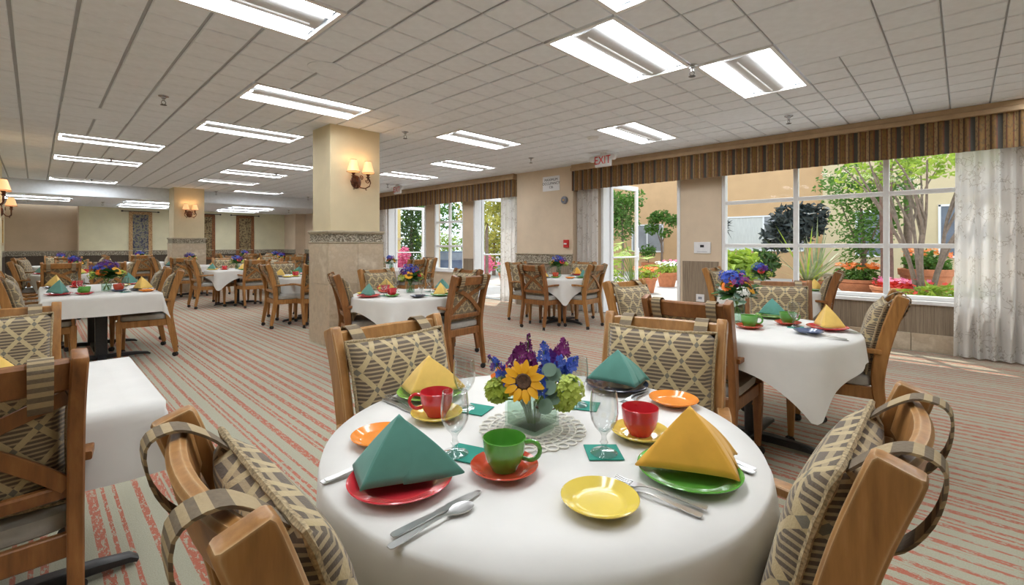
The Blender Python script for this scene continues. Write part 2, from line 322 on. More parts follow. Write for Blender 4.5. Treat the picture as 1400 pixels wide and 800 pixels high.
tme = tile_mb(P-.022, P-.010).mesh('ceiling_tile', M['tile'], False)
LC = {(i+a, j+b) for i, j in LIGHTS+UNSEEN for a in range(4) for b in range(2)}
jb = MB()
for i in range(-10, 24):
    for j in range(-9, 51):
        if (i, j) not in LC: x_, y_ = GX+i*P, GY+j*P; jb.add([(x_, y_, ZC+.006), (x_+P, y_, ZC+.006), (x_+P, y_+P, ZC+.006), (x_, y_+P, ZC+.006)], [(0,3,2,1)])
obj('ceiling_backing', jb.mesh('ceiling_backing', M['tilejoint'], False), ceil)
pme = tile_mb(2*P-.012, 2*P-.01).mesh('ceiling_panel', M['tile'], False)
Fw = (sin(RAD(45.8)), cos(RAD(45.8)))
cells = []
for i in range(-9, 24):
    for j in range(-9, 50):
        if (i, j) in blocked: continue
        cx, cy = GX+(i+.5)*P, GY+(j+.5)*P
        d = cx*Fw[0]+cy*Fw[1]; l = cx*Fw[1]-cy*Fw[0]
        vis = d > .4 and abs(l/d) < 1.13 and 634*1.5/d < 345
        cells.append((0 if vis else 1, cx*cx+cy*cy, cx, cy))
cells.sort(); rt = random.Random(3); rest = MB()
for k, (nv, d2, cx, cy) in enumerate(cells):
    z = ZC - .008 + rt.uniform(-.0012, .0012)
    if k < 300 and not nv: obj('ceiling_tile', tme, ceil, (cx, cy, z))
    else: tile_mb(P-.022, P-.010, rest, cx, cy, z)
tag(obj('ceiling_tile_field', rest.mesh('ceiling_tile_field', M['tile'], False), ceil), kind='stuff')
for x0, x1, y0, y1 in PANELS: obj('ceiling_panel', pme, ceil, (GX+(x0+x1)/2*P, GY+(y0+y1)/2*P, ZC-.009))
lt = MB()
for i in range(16):
    for j in range(6): tile_mb(.60, .60, lt, XL+.3+i*.61, YS+.45+j*.61, ZL-.004)
tag(obj('lower_ceiling_tile_field', lt.mesh('lower_ceiling_tiles', M['tile'], False), soff), kind='stuff')

# troffers
W2, D2 = 2*P-.006, P-.006     # half sizes
fr = MB()
for q in ((-W2,W2,-D2,-D2+.03),(-W2,W2,D2-.03,D2),(-W2,-W2+.03,-D2,D2),(W2-.03,W2,-D2,D2)): fr.box(*q, -.006, .02)
fr_me = fr.mesh('light_frame', M['trofwhite'], False)
pan_me = MB().box(-W2+.02, W2-.02, -D2+.02, D2-.02, .045, .06).mesh('light_pan', M['trofwhite'], False)
lens = MB().grid(1, 5, lambda u, v: (-W2+.035+u*(2*W2-.07), (v-.5)*.150, .012+.02*(1-(2*v-1)**2)))
lens_me = lens.mesh('light_lens', M['lens'])
bas = MB().grid(1, 12, lambda u, v: (-W2+.06+u*(2*W2-.12), -.118*cos(pi*v), .034-.042*sin(pi*v)))
bas_me = bas.mesh('light_basket', M['basket'], solid=.002)
tub_me = MB().tube([(-W2+.12, 0, 0), (W2-.12, 0, 0)], .008, 8).mesh('light_slot', M['trofwhite'])
ROWN = {0:'leftmost', 4:'second-from-left', 8:'middle', 12:'fourth-from-left', 16:'window-side'}; ORD = ['nearest','second','third','fourth','fifth','sixth']
cnt = {}
def troffer(x, y, z, label):
    t = thing('ceiling_light', label, 'ceiling light', (x, y, z), 0, 'fluorescent ceiling lights')
    obj('frame', fr_me, t); obj('pan', pan_me, t); obj('basket', bas_me, t); obj('lens', lens_me, t, (0, -.196, 0)); obj('lens', lens_me, t, (0, .196, 0)); obj('slot', tub_me, t, (0, 0, -.010))
    return t
for i, j in LIGHTS:
    k = cnt.get(i, 0); cnt[i] = k+1
    troffer(GX+(i+2)*P, GY+(j+1)*P, ZC-.008, f'recessed fluorescent ceiling light, {ORD[k]} from camera in the {ROWN[i]} row')
for q, (i, j) in enumerate(UNSEEN): troffer(GX+(i+2)*P, GY+(j+1)*P, ZC-.008, f'fluorescent ceiling light added to brighten the room, {ORD[q] if q < 6 else "seventh"} of those out of view')
for x, y, n in ((2.3, 16.4, 'nearer one left of the far column'), (2.3, 17.8, 'farther one left of the far column'), (4.9, 16.6, 'nearer one right of the far column'), (4.9, 18.0, 'farther one right of the far column'), (.05, 16.5, 'the one at the far left wall')):
    troffer(x, y, ZL-.042, 'lit panel in the lower ceiling, '+n)

# walls
def wallseg(b, y0, y1, z0, z1): b.box(XW, XW+.2, y0, y1, z0, z1)
b = MB()
for y0, y1 in ((YN, -.35), (2.66, 3.31), (4.82, 6.95), (8.42, 8.83), (10.02, 10.38), (12.3, YB)): wallseg(b, y0, y1, 0, ZC+.1)
for y0, y1 in ((-.35, 2.66), (8.83, 10.02)): wallseg(b, y0, y1, 0, .60)
for y0, y1 in ((-.35, 2.66), (3.31, 4.82), (6.95, 8.42), (8.83, 10.02), (10.38, 12.3)): wallseg(b, y0, y1, 2.50, ZC+.1)
b.box(7.12, XW, 5.31, 6.78, 0, ZC); b.box(6.97, XW, 18.4, YB, 0, ZL+.02)
wr = struct('wall_right', b.mesh('wall_right', M['pier'], False), 'beige window wall with openings to the patio', 'wall')
b = MB()
b.box(.94, XW+.2, YB, YB+.2, 0, ZL+.05); wb = struct('wall_back', b.mesh('wall_back', M['wall'], False), 'cream far wall behind the tapestries', 'wall')
b = MB().box(-.62, .94, YB+.35, YB+.55, 0, ZL+.05); b.box(.922, .945, YB+.002, YB+.4, 0, ZL+.05)
struct('wall_recess', b.mesh('wall_recess', M['walltan'], False), 'shadowed tan wall in the far left recess', 'wall')
b = MB().box(-.82, -.62, 9.0, YB+.5, 0, ZC); b.box(XL-.2, XL, YN-.2, 9.2, 0, ZC+.1); b.box(XL, -.62, 9.0, 9.2, 0, ZC+.1); b.box(-.62, -.43, 9.2, 9.78, 0, ZC); b.box(-.62, -.43, 12.2, 12.78, 0, ZC)
struct('wall_left', b.mesh('wall_left', M['wall'], False), 'pale left wall beside the long table', 'wall')
b = MB().box(XL, XW+.2, YN-.2, YN, 0, ZC+.1); struct('wall_front', b.mesh('wall_front', M['wall'], False), 'cream wall behind the camera', 'wall')
# wainscot and rails
def rail(name, segs, parent):
    b = MB()
    for q in segs: b.box(*q)
    return obj(name, b.mesh(name, M['carved'], False), parent)
def lip(name, segs, parent):
    b = MB()
    for q in segs: b.box(*q)
    return obj(name, b.mesh(name, M['stone'], False, .006), parent)
t1 = thing('trim_1', 'carved chair rail and dark wainscot along the far walls', 'wall trim', kind='structure')
rail('carved_rail', [(.93,6.97,YB-.025,YB,.92,1.05),(-.62,.94,YB+.325,YB+.35,.92,1.05),(-.62,-.595,9.2,YB+.35,.92,1.05),(7.325,7.35,12.6,18.4,.92,1.05),(6.945,6.97,18.375,YB,.92,1.05)], t1)
lip('rail_lip', [(.92,6.97,YB-.045,YB,1.05,1.075),(-.62,.94,YB+.305,YB+.35,1.05,1.075),(-.62,-.575,9.2,YB+.35,1.05,1.075),(7.305,7.35,12.6,18.4,1.05,1.075),(6.925,6.97,18.36,YB,1.05,1.075)], t1)
b = MB()
for q in ((.93,6.97,YB-.015,YB),(-.62,.94,YB+.335,YB+.35),(-.62,-.605,9.2,YB+.35),(7.335,7.35,12.6,18.4),(6.955,6.97,18.385,YB)): b.box(*q, 0, .92)
obj('wainscot_panel', b.mesh('wainscot_dark', M['darkwood'], False), t1)
lip('base_moulding', [(.92,6.97,YB-.03,YB,0,.12),(-.62,.94,YB+.32,YB+.35,0,.16),(-.62,-.59,9.2,YB+.35,0,.16)], t1)
t2 = thing('trim_2', 'carved rail and brown panel on the beige pier', 'wall trim', kind='structure')
rail('carved_rail', [(7.095,7.12,5.31,6.78,.90,1.06)], t2); lip('rail_lip', [(7.075,7.12,5.30,6.79,1.06,1.085),(7.08,7.12,5.30,6.79,.88,.90)], t2)
obj('wainscot_panel', boxmesh('wp', [(7.105,7.12,5.31,6.78,0,.88)], M['grass']), t2)
t3 = thing('trim_3', 'woven brown wainscot beside and below the big window', 'wall trim', kind='structure')
obj('wainscot_panel', boxmesh('wp', [(7.338,7.35,2.70,3.27,.0,1.0)], M['grass']), t3)
obj('wainscot_panel', boxmesh('wp', [(7.338,7.35,YN,2.69,.21,.585)], M['grass']), t3)
for y0 in [YN+.61*k for k in range(9)]:
    y1 = min(y0+.605, 2.66)
    if y1 > y0: obj('stone_tile', boxmesh('stone_base', [(7.32,7.35,y0,y1,0,.21)], M['marble'], .003), t3)
obj('wainscot_panel', boxmesh('wp', [(7.338,7.35,8.45,8.80,0,.92),(7.338,7.35,10.05,10.36,0,.92)], M['grass']), t3)
obj('wall_panel', boxmesh('wp', [(7.338,7.35,8.80,10.05,0,.56)], M['pier']), t3)

# columns
def column(label, x0, x1, y0, y1, top, tiles):
    t = thing('column', label, 'column', ((x0+x1)/2, (y0+y1)/2, 0), kind='structure'); a, c = (x1-x0)/2, (y1-y0)/2
    obj('shaft', boxmesh('shaft', [(-a,a,-c,c,.02,top)], M['column'], .008), t)
    e = .035
    obj('carved_band', boxmesh('band', [(-a-e+.01,a+e-.01,-c-e+.01,c+e-.01,1.30,1.415)], M['carved'], .003), t)
    obj('moulding', boxmesh('mld', [(-a-e-.012,a+e+.012,-c-e-.012,c+e+.012,1.415,1.44),(-a-e-.004,a+e+.004,-c-e-.004,c+e+.004,1.40,1.415),(-a-e-.006,a+e+.006,-c-e-.006,c+e+.006,1.285,1.30)], M['stone'], .004), t)
    zs = [0, .26, .77, 1.284]
    g = .0015
    for k in range(3):
        z0, z1 = zs[k]+g, zs[k+1]-g
        for s in (0, 1):
            xa, xb = (-a-e, a*.02) if s == 0 else (a*.02, a+e)
            for fy in (-1, 1): obj('marble_tile', boxmesh('mt', [(xa+g, xb-g, fy*(c+e)-(.02 if fy > 0 else 0), fy*(c+e)+(.02 if fy < 0 else 0), z0, z1)], M['marble'], .002), t)
        for fx in (-1, 1): obj('marble_tile', boxmesh('mt', [(fx*(a+e)-(.02 if fx > 0 else 0), fx*(a+e)+(.02 if fx < 0 else 0), -c-e+.02, c+e-.02, z0, z1)], M['marble'], .002), t)
    return t
column('cream column with carved band and marble-tiled base, nearest the camera', 2.54, 3.22, 5.60, 6.12, ZC, True)
column('far cream column with carved band and marble base, at the soffit', 2.52, 3.20, 14.75, 15.36, ZC, True)

# window
def bars(lst, mat, bev=.004):
    b = MB()
    for q in lst: b.box(*q)
    return b.mesh('bar', mat, False, bev)
def window(n, label, ys, zs, y_off=0):
    t = thing(f'window_{n}', label, 'window', (XW+.06, 0, 0), kind='structure')
    y0, y1, z0, z1 = ys[0], ys[-1], zs[0], zs[-1]
    obj('window_frame', bars([(-.05,.06,y0,y0+.05,z0,z1),(-.05,.06,y1-.05,y1,z0,z1),(-.05,.06,y0,y1,z1-.05,z1),(-.05,.06,y0,y1,z0,z0+.05)], M['white']), t)
    obj('window_sill', bars([(-.12,.10,y0-.03,y1+.03,z0-.045,z0)], M['white']), t)
    for y in ys[1:-1]: obj('mullion', bars([(-.03,.04,y-.03,y+.03,z0+.05,z1-.05)], M['white']), t)
    for z in zs[1:-1]: obj('muntin', bars([(-.025,.035,y0+.05,y1-.05,z-.027,z+.027)], M['white']), t)
    for ya, yb in zip(ys, ys[1:]):
        for za, zb in zip(zs, zs[1:]): obj('pane', boxmesh('pane', [(.002,.006,ya+.02,yb-.02,za+.02,zb-.02)], M['pane']), t)
window(1, 'large white-framed window of nine panes onto the planted courtyard', [-.34, .686, 1.67, 2.66], [.60, 1.25, 1.90, 2.50])
window(2, 'narrow white-framed window of small panes between the far patio doors', [8.83, 9.42, 10.02], [.60, 1.22, 1.84, 2.50])
# patio doors: frame around an opening and glazed leaf swung out
def door(n, label, y0, y1, leaves):
    t = thing(f'door_{n}', label, 'patio door', (XW, 0, 0), kind='structure')
    obj('door_frame', bars([(-.02,.20,y0,y0+.05,0,2.5),(-.02,.20,y1-.05,y1,0,2.5),(-.02,.20,y0,y1,2.44,2.5)], M['white']), t)
    obj('threshold', bars([(-.02,.22,y0,y1,0,.015)], M['chrome']), t)
    for hx, hy, w, ang in leaves:
        lf = obj('door_leaf', bars([(0,.075,-.022,.022,.03,2.42),(w-.075,w,-.022,.022,.03,2.42),(.07,w-.07,-.022,.022,2.33,2.42),(.07,w-.07,-.022,.022,.03,.22)], M['white']), t, (hx, hy, 0), ang)
        obj('leaf_pane', boxmesh('lp', [(.07,w-.07,-.003,.003,.21,2.34)], M['pane']), lf)
        b = MB().tube([(.04,-.035,1.02),(.10,-.075,1.02),(w-.10,-.075,1.02),(w-.04,-.035,1.02)], .016, 8); b.box(w-.13,w-.02,-.05,-.022,.95,1.20)
        obj('push_bar', b.mesh('push_bar', M['white']), lf)
door(1, 'open white double patio door beside the beige pier', 3.31, 4.82, [(.20, 4.76, .93, RAD(-3)), (.20, 3.36, .93, RAD(25))])
door(2, 'open glazed patio door right of the far narrow window', 6.95, 8.42, [(.20, 8.38, 1.0, RAD(-6)), (.20, 7.0, .93, RAD(38))])
door(3, 'open glazed patio door left of the far narrow window', 10.38, 12.3, [(.20, 12.25, 1.0, RAD(-4))])

# valances
def valance(label, y0, y1, lights=0):
    t = thing('valance', label, 'valance', (7.06, 0, 0))
    n = int((y1-y0)/.0128)
    b = MB().grid(n, 3, lambda u, v: (.012*sin((y0+u*(y1-y0))*2*pi/.1025)+.006*sin((y0+u*(y1-y0))*31), y0+u*(y1-y0), 2.275+v*.38))
    obj('pleated_fabric', b.mesh('valance_fabric', M['valance'], solid=-.004), t)
    obj('fascia_board', bars([(-.05,.24,y0-.01,y1+.01,2.645,2.70),(-.03,.24,y0,y1,2.70,2.762)], M['board'], .006), t)
    for y in (y0, y1): obj('end_return', bars([(.015,.24,y-.008,y+.008,2.28,2.64)], M['valance'], .002), t)
valance('pleated brown striped valance over the big window and door', YN+.05, 5.29)
valance('pleated brown striped valance over the far patio doors', 6.80, 12.7)
# curtains
def curtain(label, y0, y1, x, per=.105, amp=.04, seed=0):
    rr = random.Random(seed); ph = [rr.uniform(0, 6) for _ in range(4)]
    def fn(u, v):
        y = y0+u*(y1-y0); k = .75+.35*(1-v)
        a = amp*k*(sin(y*2*pi/per+ph[0]+.4*sin(y*9))+.35*sin(y*2*pi/per*1.7+ph[1]))
        return (a, (y-(y0+y1)/2)*(1+.03*(1-v)), .02+v*2.42)
    b = MB().grid(int((y1-y0)/.010), 8, fn)
    t = thing('curtain', label, 'curtain', (x, (y0+y1)/2, 0))
    obj('sheer_panel', b.mesh('sheer', M['sheer'], ang=180), t)
    obj('hem', MB().grid(int((y1-y0)/.012), 1, lambda u, v: (fn(u, 0)[0]-.004, fn(u, 0)[1], .018+v*.11)).mesh('hem', M['sheer'], ang=180), t)
    obj('curtain_rod', MB().tube([(0, -(y1-y0)/2, 2.46), (0, (y1-y0)/2, 2.46)], .012, 8).mesh('rod', M['white']), t)
curtain('wide embroidered sheer curtain at the right end of the big window', -1.0, .06, 7.20, seed=1)
curtain('embroidered sheer curtain left of the near patio door', 4.80, 5.30, 7.22, seed=2)
curtain('embroidered sheer curtain between the beige pier and far door', 6.80, 7.36, 7.20, seed=3)
curtain('embroidered sheer curtain beyond the far column edge by last door', 12.15, 12.75, 7.20, seed=4)
# ------------------------------------------------------------------ fixtures
def text_mesh(txt, size, mat, ext=.001):
    cu = bpy.data.curves.new('lettering', 'FONT'); cu.body = txt; cu.size = size; cu.align_x = 'CENTER'; cu.align_y = 'CENTER'; cu.extrude = ext; cu.space_line = 1.0
    o = bpy.data.objects.new('lettering', cu); C.objects.link(o); dg = bpy.context.evaluated_depsgraph_get(); me = bpy.data.meshes.new_from_object(o.evaluated_get(dg)); bpy.data.objects.remove(o)
    me.materials.clear(); me.materials.append(mat); return me
M['signred'] = pm('sign_red', (.70,.02,.03), .5); M['ink'] = pm('ink_black', (.02,.02,.025), .6); M['plast'] = pm('white_plastic', (.78,.78,.80), .4, .03); M['greyplast'] = pm('grey_plastic', (.24,.25,.30), .45); M['fire'] = pm('fire_red', (.60,.02,.02), .4); M['gold'] = pm('gilt', (.55,.34,.10), .4, .2, 20)
FACE = (pi/2, 0, -pi/2)      # text reads from -X side
# sconce: local +y is away from the wall
pl = MB().lathe([(0,.03),(.03,.028),(.05,.02),(.066,.008),(.07,0)], 20); 
plate_me = MB().lathe([(.07,0),(.066,.008),(.05,.02),(.03,.03),(0,.034)], 20, Matrix.Rotation(-pi/2, 4, 'X') @ Matrix.Scale(1.25, 4, (0,1,0))).mesh('plate', M['bronze'])
def spiral(c, r0, r1, a0, a1, n, y): return [(c[0]+(r0+(r1-r0)*k/n)*cos(a0+(a1-a0)*k/n), y, c[1]+(r0+(r1-r0)*k/n)*sin(a0+(a1-a0)*k/n)) for k in range(n+1)]
arm = MB()
arm.tube([(0,.02,-.02),(.03,.06,-.075),(.075,.10,-.085),(.12,.125,-.055),(.135,.125,-.01),(.12,.125,.03),(.10,.125,.045)], .0075, 7)
arm.tube(spiral((.095,.01), .03, .006, pi*.9, pi*3.4, 20, .125), .006, 6); arm.tube(spiral((.045,.06), .028, .006, -pi*.5, pi*2.2, 18, .05), .006, 6); arm.tube(spiral((.085,-.10), .012, .003, pi*.5, pi*2.5, 12, .105), .004, 6)
arm_me = arm.mesh('sconce_arm', M['bronze'])
cup_me = MB().lathe([(.006,-.02),(.012,-.008),(.009,.0),(.026,.008),(.028,.014),(.012,.018),(.016,.034),(.027,.052),(.024,.052),(.012,.04),(0,.04)], 14).mesh('cup', M['bronze'])
shd = MB().grid(40, 6, lambda u, v: ((.078-.040*v+.0025*sin(u*2*pi*20))*cos(2*pi*u), (.078-.040*v+.0025*sin(u*2*pi*20))*sin(2*pi*u), .06+.15*v-.0), wrap=True)
shade_me = shd.mesh('shade', M['shade'], solid=.001)
trim_me = MB().tube([(.079*cos(2*pi*k/24), .079*sin(2*pi*k/24), .06) for k in range(25)], .003, 5).tube([(.039*cos(2*pi*k/24), .039*sin(2*pi*k/24), .21) for k in range(25)], .003, 5).mesh('shade_trim', M['shadetrim'])
def sconce(label, loc, rz):
    t = thing('wall_sconce', label, 'sconce', loc, rz, 'twin-shade wall sconces')
    obj('back_plate', plate_me, t)
    for s in (1, -1):
        a = obj('arm', arm_me, t); a.scale.x = s
        obj('candle_cup', cup_me, t, (s*.10, .125, .045))
        h = obj('lamp_shade', shade_me, t, (s*.10, .125, .05)); obj('shade_trim', trim_me, h)
    pl_ = bpy.data.lights.new('sconce_bulb', 'POINT'); pl_.energy = .8; pl_.color = (1, .62, .30); pl_.shadow_soft_size = .03
    for s in (1, -1):
        o = obj('bulb', pl_, t, (s*.10, .125, .28))
sconce('bronze sconce with two lit pleated shades on the nearest column', (2.88, 5.60, 2.07), pi)
sconce('bronze sconce with two lit shades on the far column', (2.86, 14.75, 2.07), pi)
sconce('lit bronze sconce at the left picture edge, nearer one', (-.43, 9.50, 1.90), -pi/2)
sconce('lit bronze sconce at the left picture edge, farther one', (-.43, 12.5, 1.86), -pi/2)
# sprinklers
sp = MB().lathe([(.045,0),(.045,-.008),(.022,-.012),(.022,-.025),(.012,-.03),(.012,-.05)], 14)
sp2 = MB().tube([(.011,0,-.05),(.019,0,-.068),(.009,0,-.088)], .003, 6).tube([(-.011,0,-.05),(-.019,0,-.068),(-.009,0,-.088)], .003, 6).lathe([(.012,-.086),(.028,-.090),(.028,-.093),(0,-.094)], 12)
sp_me = sp.mesh('escutcheon', M['chrome']); sp2_me = sp2.mesh('head', M['iron'])
for k, (x, y, n) in enumerate([(.90,5.76,'left part of ceiling, nearest the camera'), (.92,10.6,'over the left lights, second from the camera'), (.90,14.3,'left, farthest before the soffit'), (3.42,5.3,'right of the nearest column'), (3.55,10.4,'far middle of the ceiling'), (3.82,1.62,'between the two near right lights, largest'), (6.1,1.45,'near the big window'), (5.96,5.34,'before the occupancy sign'), (6.08,10.2,'over the far exit sign'), (6.0,14.8,'far right before the soffit'), (3.56,15.1,'beside the far column top')]):
    t = thing('fire_sprinkler', f'small fire sprinkler on the ceiling, {n}', 'sprinkler', (x, y, ZC-.008), k, 'ceiling sprinklers'); obj('escutcheon', sp_me, t); obj('sprinkler_head', sp2_me, t)
for x, y, n in ((1.3,17,'left'), (6.0,16.4,'right')):
    t = thing('fire_sprinkler', f'small fire sprinkler under the lower ceiling at the {n}', 'sprinkler', (x, y, ZL-.004), 0, 'ceiling sprinklers'); obj('escutcheon', sp_me, t); obj('sprinkler_head', sp2_me, t)
disc = MB().lathe([(.150,.0),(.150,-.006),(.135,-.012),(0,-.014)], 32)
one('ceiling_disc', disc.mesh('disc', M['tile']), 'round white cover plate on the ceiling near the column', 'cover plate', (1.72, 3.86, ZC-.008))
t = thing('smoke_detector', 'round white smoke detector on the ceiling before the exit sign', 'detector', (5.42, 3.70, ZC-.008))
obj('detector_base', MB().lathe([(.085,0),(.085,-.012),(.07,-.016)], 24).mesh('base', M['plast']), t); obj('detector_body', MB().lathe([(.068,-.014),(.06,-.035),(.03,-.042),(0,-.043)], 24).mesh('body', M['plast']), t)
# exit signs
def exit_sign(label, loc):
    t = thing('exit_sign', label, 'exit sign', loc)
    obj('sign_box', bars([(-.025,.025,-.15,.15,-.235,-.035)], M['plast'], .012), t)
    obj('stem', bars([(-.02,.02,-.05,.05,-.04,0)], M['plast'], .004), t)
    obj('lettering', text_mesh('EXIT', .185, M['signred']), t, (-.0265, 0, -.135), rot=FACE, scale=(.82, 1.0, 1))
    for s in (-1, 1):
        h = obj('lamp_head', MB().lathe([(.012,-.03),(.045,-.02),(.05,.02),(.045,.035),(0,.04)], 16, Matrix.Rotation(-pi/2, 4, 'Y')).mesh('head', M['plast']), t, (-.01, s*.20, -.10))
        obj('lamp_arm', MB().tube([(0,-s*.06,0),(0,-s*.02,0)], .012, 8).mesh('arm', M['plast']), h)
exit_sign('white EXIT sign with red letters and two lamp heads, nearest', (6.42, 4.18, ZC-.008)); exit_sign('white EXIT sign with two lamp heads at the far doors', (6.30, 10.1, ZC-.008))
# pier fittings
t = thing('occupancy_sign', 'small white maximum occupancy sign on the beige pier', 'sign', (7.118, 5.84, 2.47))
obj('sign_plate', bars([(-.006,0,-.215,.215,-.145,.145)], M['plast'], .002), t); obj('lettering', text_mesh('MAXIMUM\nOCCUPANCY\n126', .072, M['ink']), t, (-.0068, 0, 0), rot=FACE)
t = thing('alarm_horn', 'round grey alarm horn on the beige pier', 'alarm', (7.118, 5.50, 2.12)); R90 = Matrix.Rotation(-pi/2, 4, 'Y')
obj('horn_body', MB().lathe([(.075,0),(.075,.03),(.06,.05),(.04,.052),(.03,.04),(0,.04)], 24, R90).mesh('horn', M['greyplast']), t); obj('horn_lens', MB().lathe([(.018,.04),(.016,.055),(0,.058)], 12, R90).mesh('lens', M['gold']), t)
t = thing('fire_alarm_pull', 'small red fire alarm box on the beige pier', 'fire alarm', (7.118, 5.45, 1.28)); obj('box', bars([(-.05,0,-.055,.055,-.075,.075)], M['fire'], .006), t); obj('pull_bar', bars([(-.062,-.05,-.035,.035,-.015,.01)], M['plast'], .003), t)
t = thing('thermostat', 'white wall thermostat panel beside the big window', 'thermostat', (7.35, 2.95, 1.215)); obj('panel', bars([(-.02,0,-.13,.13,-.09,.09)], M['plast'], .005), t); obj('display', bars([(-.022,-.019,-.03,.03,.005,.045)], M['ink'], .001), t); obj('vent_slot', bars([(-.0215,-.0195,-.08,.08,-.066,-.060)], M['greyplast'], .0005), t)
t = thing('wall_outlet', 'white outlet cover on the woven wainscot by the door', 'outlet', (7.337, 2.98, .42)); obj('cover', bars([(-.008,0,-.065,.065,-.06,.06)], M['plast'], .003), t); obj('socket', bars([(-.010,-.007,-.03,.03,-.02,.02)], M['greyplast'], .001), t)
# tapestries
def tapestry(label, x, k):
    t = thing('tapestry', label, 'tapestry', (x, YB-.035, 1.53))
    obj('woven_panel', MB().grid(14, 20, lambda u, v: ((u-.5)*.62*(1-.02*v), .008*sin(u*17+v*2), (v-.5)*1.62)).mesh('tap', M['tap%d' % k], solid=.006), t)
    obj('rod', MB().tube([(-.45,.0,.82),(.45,.0,.82)], .012, 8).mesh('rod', M['iron']), t)
    for s in (-1, 1): obj('finial', MB().ball((s*.47,0,.82), .035, .025, .025).mesh('fin', M['iron']), t)
tapestry('blue floral tapestry with tan border, left of the far column', 2.43, 0); tapestry('floral tapestry half hidden by the far column', 4.25, 1); tapestry('brown floral tapestry right of the far column', 5.54, 1)
t = thing('framed_picture', 'gilt picture frame edge on the far left wall', 'picture', (-.62, 17.5, 1.60)); obj('frame', bars([(0,.04,-.6,.6,-.36,-.29),(0,.04,-.6,.6,.29,.36),(0,.04,-.6,-.52,-.36,.36),(0,.04,.52,.6,-.36,.36)], M['gold'], .006), t); obj('canvas', bars([(0,.012,-.53,.53,-.30,.30)], M['tap1'], .001), t)
# ------------------------------------------------------------------ chairs
PB = [(-.285,.052),(-.250,.25),(-.222,.45),(-.238,.62),(-.285,.82),(-.335,.970)]
def yb(z):
    for (y0, z0), (y1, z1) in zip(PB, PB[1:]):
        if z <= z1: return y0+(y1-y0)*(z-z0)/(z1-z0)
    return PB[-1][0]
def rect(a, b, c=.25):
    c = min(a, b)*c; return [(-a,-b+c),(-a+c,-b),(a-c,-b),(a,-b+c),(a,b-c),(a-c,b),(-a+c,b),(-a,b-c)]
def smooth_path(pts, n=4):
    out = []; P_ = [Vector(p) for p in pts]
    for i in range(len(P_)-1):
        p0, p1, p2, p3 = P_[max(i-1,0)], P_[i], P_[i+1], P_[min(i+2,len(P_)-1)]
        for k in range(n):
            s = k/n; out.append(.5*((2*p1)+(-p0+p2)*s+(2*p0-5*p1+4*p2-p3)*s*s+(-p0+3*p1-3*p2+p3)*s**3))
    return out+[P_[-1]]
def sell(mb, c, a, e1=.35, e2=.35, n=24, m=12, f=None):
    def pw(x, e): return math.copysign(abs(x)**e, x)
    def fn(u, v):
        th = 2*pi*u; ph = pi*(v-.5)
        p = (c[0]+a[0]*pw(cos(ph),e1)*pw(cos(th),e2), c[1]+a[1]*pw(cos(ph),e1)*pw(sin(th),e2), c[2]+a[2]*pw(sin(ph),e1)); return f(p) if f else p
    return mb.grid(n, m, fn, wrap=True)
CHM = {}
def chair_meshes(wk):
    wd = M[wk]; d = {}
    for s in (-1, 1):
        pth = smooth_path([(s*.222*(1+.02*(z>.9)), y, z) for y, z in PB], 4); e_ = pth[-1]-pth[-2]; pth = pth[:-1]+[pth[-1]-e_*.3, pth[-1]-e_*.08, pth[-1]]; n = len(pth)
        d['post%d' % s] = MB().sweep(pth, rect(.030, .019), up=(1,0,0), scale=[((.72+.42*min(1, k/(n*.45)))*(1 if k < n-3 else (.97,.84,.50)[k-n+3]), (.85+.15*min(1, k/(n*.3)))*(1 if k < n-3 else (.98,.88,.6)[k-n+3])) for k in range(n)]).mesh('back_post', wd)
        b = MB().sweep([(s*.238,.212,z) for z in (.44,.30,.055)], rect(.026, .026), up=(0,1,0), scale=[1.0,.96,.62]); b.box(s*.238-.0265, s*.238+.0265, .212-.0265, .212+.0265, .300, .308)
        d['leg%d' % s] = b.mesh('leg', wd)
        d['arm%d' % s] = MB().sweep(smooth_path([(s*.236,-.235,.645),(s*.258,-.08,.655),(s*.266,.08,.652),(s*.264,.165,.632),(s*.257,.20,.575),(s*.248,.208,.50),(s*.240,.212,.435)], 4), rect(.0125, .022), up=(1,0,0)).mesh('arm', wd)
        pts = []
        for k in range(13):
            u = k/12; x = -s*.205+s*.41*u; z = .845-.27*u; o = .034*sin(pi*u); x += s*o*.55; z += o*.83; pts.append((x, yb(z)-.004-(.006 if s > 0 else -.006), z))
        d['slat%d' % s] = MB().sweep(pts, rect(.021, .008), up=(0,1,0)).mesh('cross_slat', wd)
    def bow(z, hh, th, dep, x=.208): return MB().sweep([(-x+2*x*k/10, yb(z)-dep*(1-(2*k/10-1)**2), z) for k in range(11)], rect(th, hh, .5), up=(0,-.25,1)).mesh('rail', wd)
    d['top'] = bow(.912, .045, .014, .028); d['low'] = bow(.560, .022, .011, .012)
    b = MB(); b.box(-.236,.236,.200,.224,.362,.432); b.box(-.212,.212,-.232,-.208,.362,.432)
    for s in (-1, 1): b.add([(s*.211,-.215,.362),(s*.233,-.215,.362),(s*.250,.205,.362),(s*.226,.205,.362),(s*.211,-.215,.432),(s*.233,-.215,.432),(s*.250,.205,.432),(s*.226,.205,.432)], [(0,1,2,3),(4,7,6,5),(0,4,5,1),(1,5,6,2),(2,6,7,3),(3,7,4,0)])
    d['frame'] = b.mesh('seat_frame', wd, False, .004)
    return d
for wk in ('wood_honey', 'wood_red', 'wood_pale'): CHM[wk] = chair_meshes(wk)
seat_me = sell(MB(), (0, .012, .462), (.240, .225, .042), .45, .30).mesh('seat', M['vinyl'])
cb = MB(); CA, CBH, CZ = .212, .213, .715
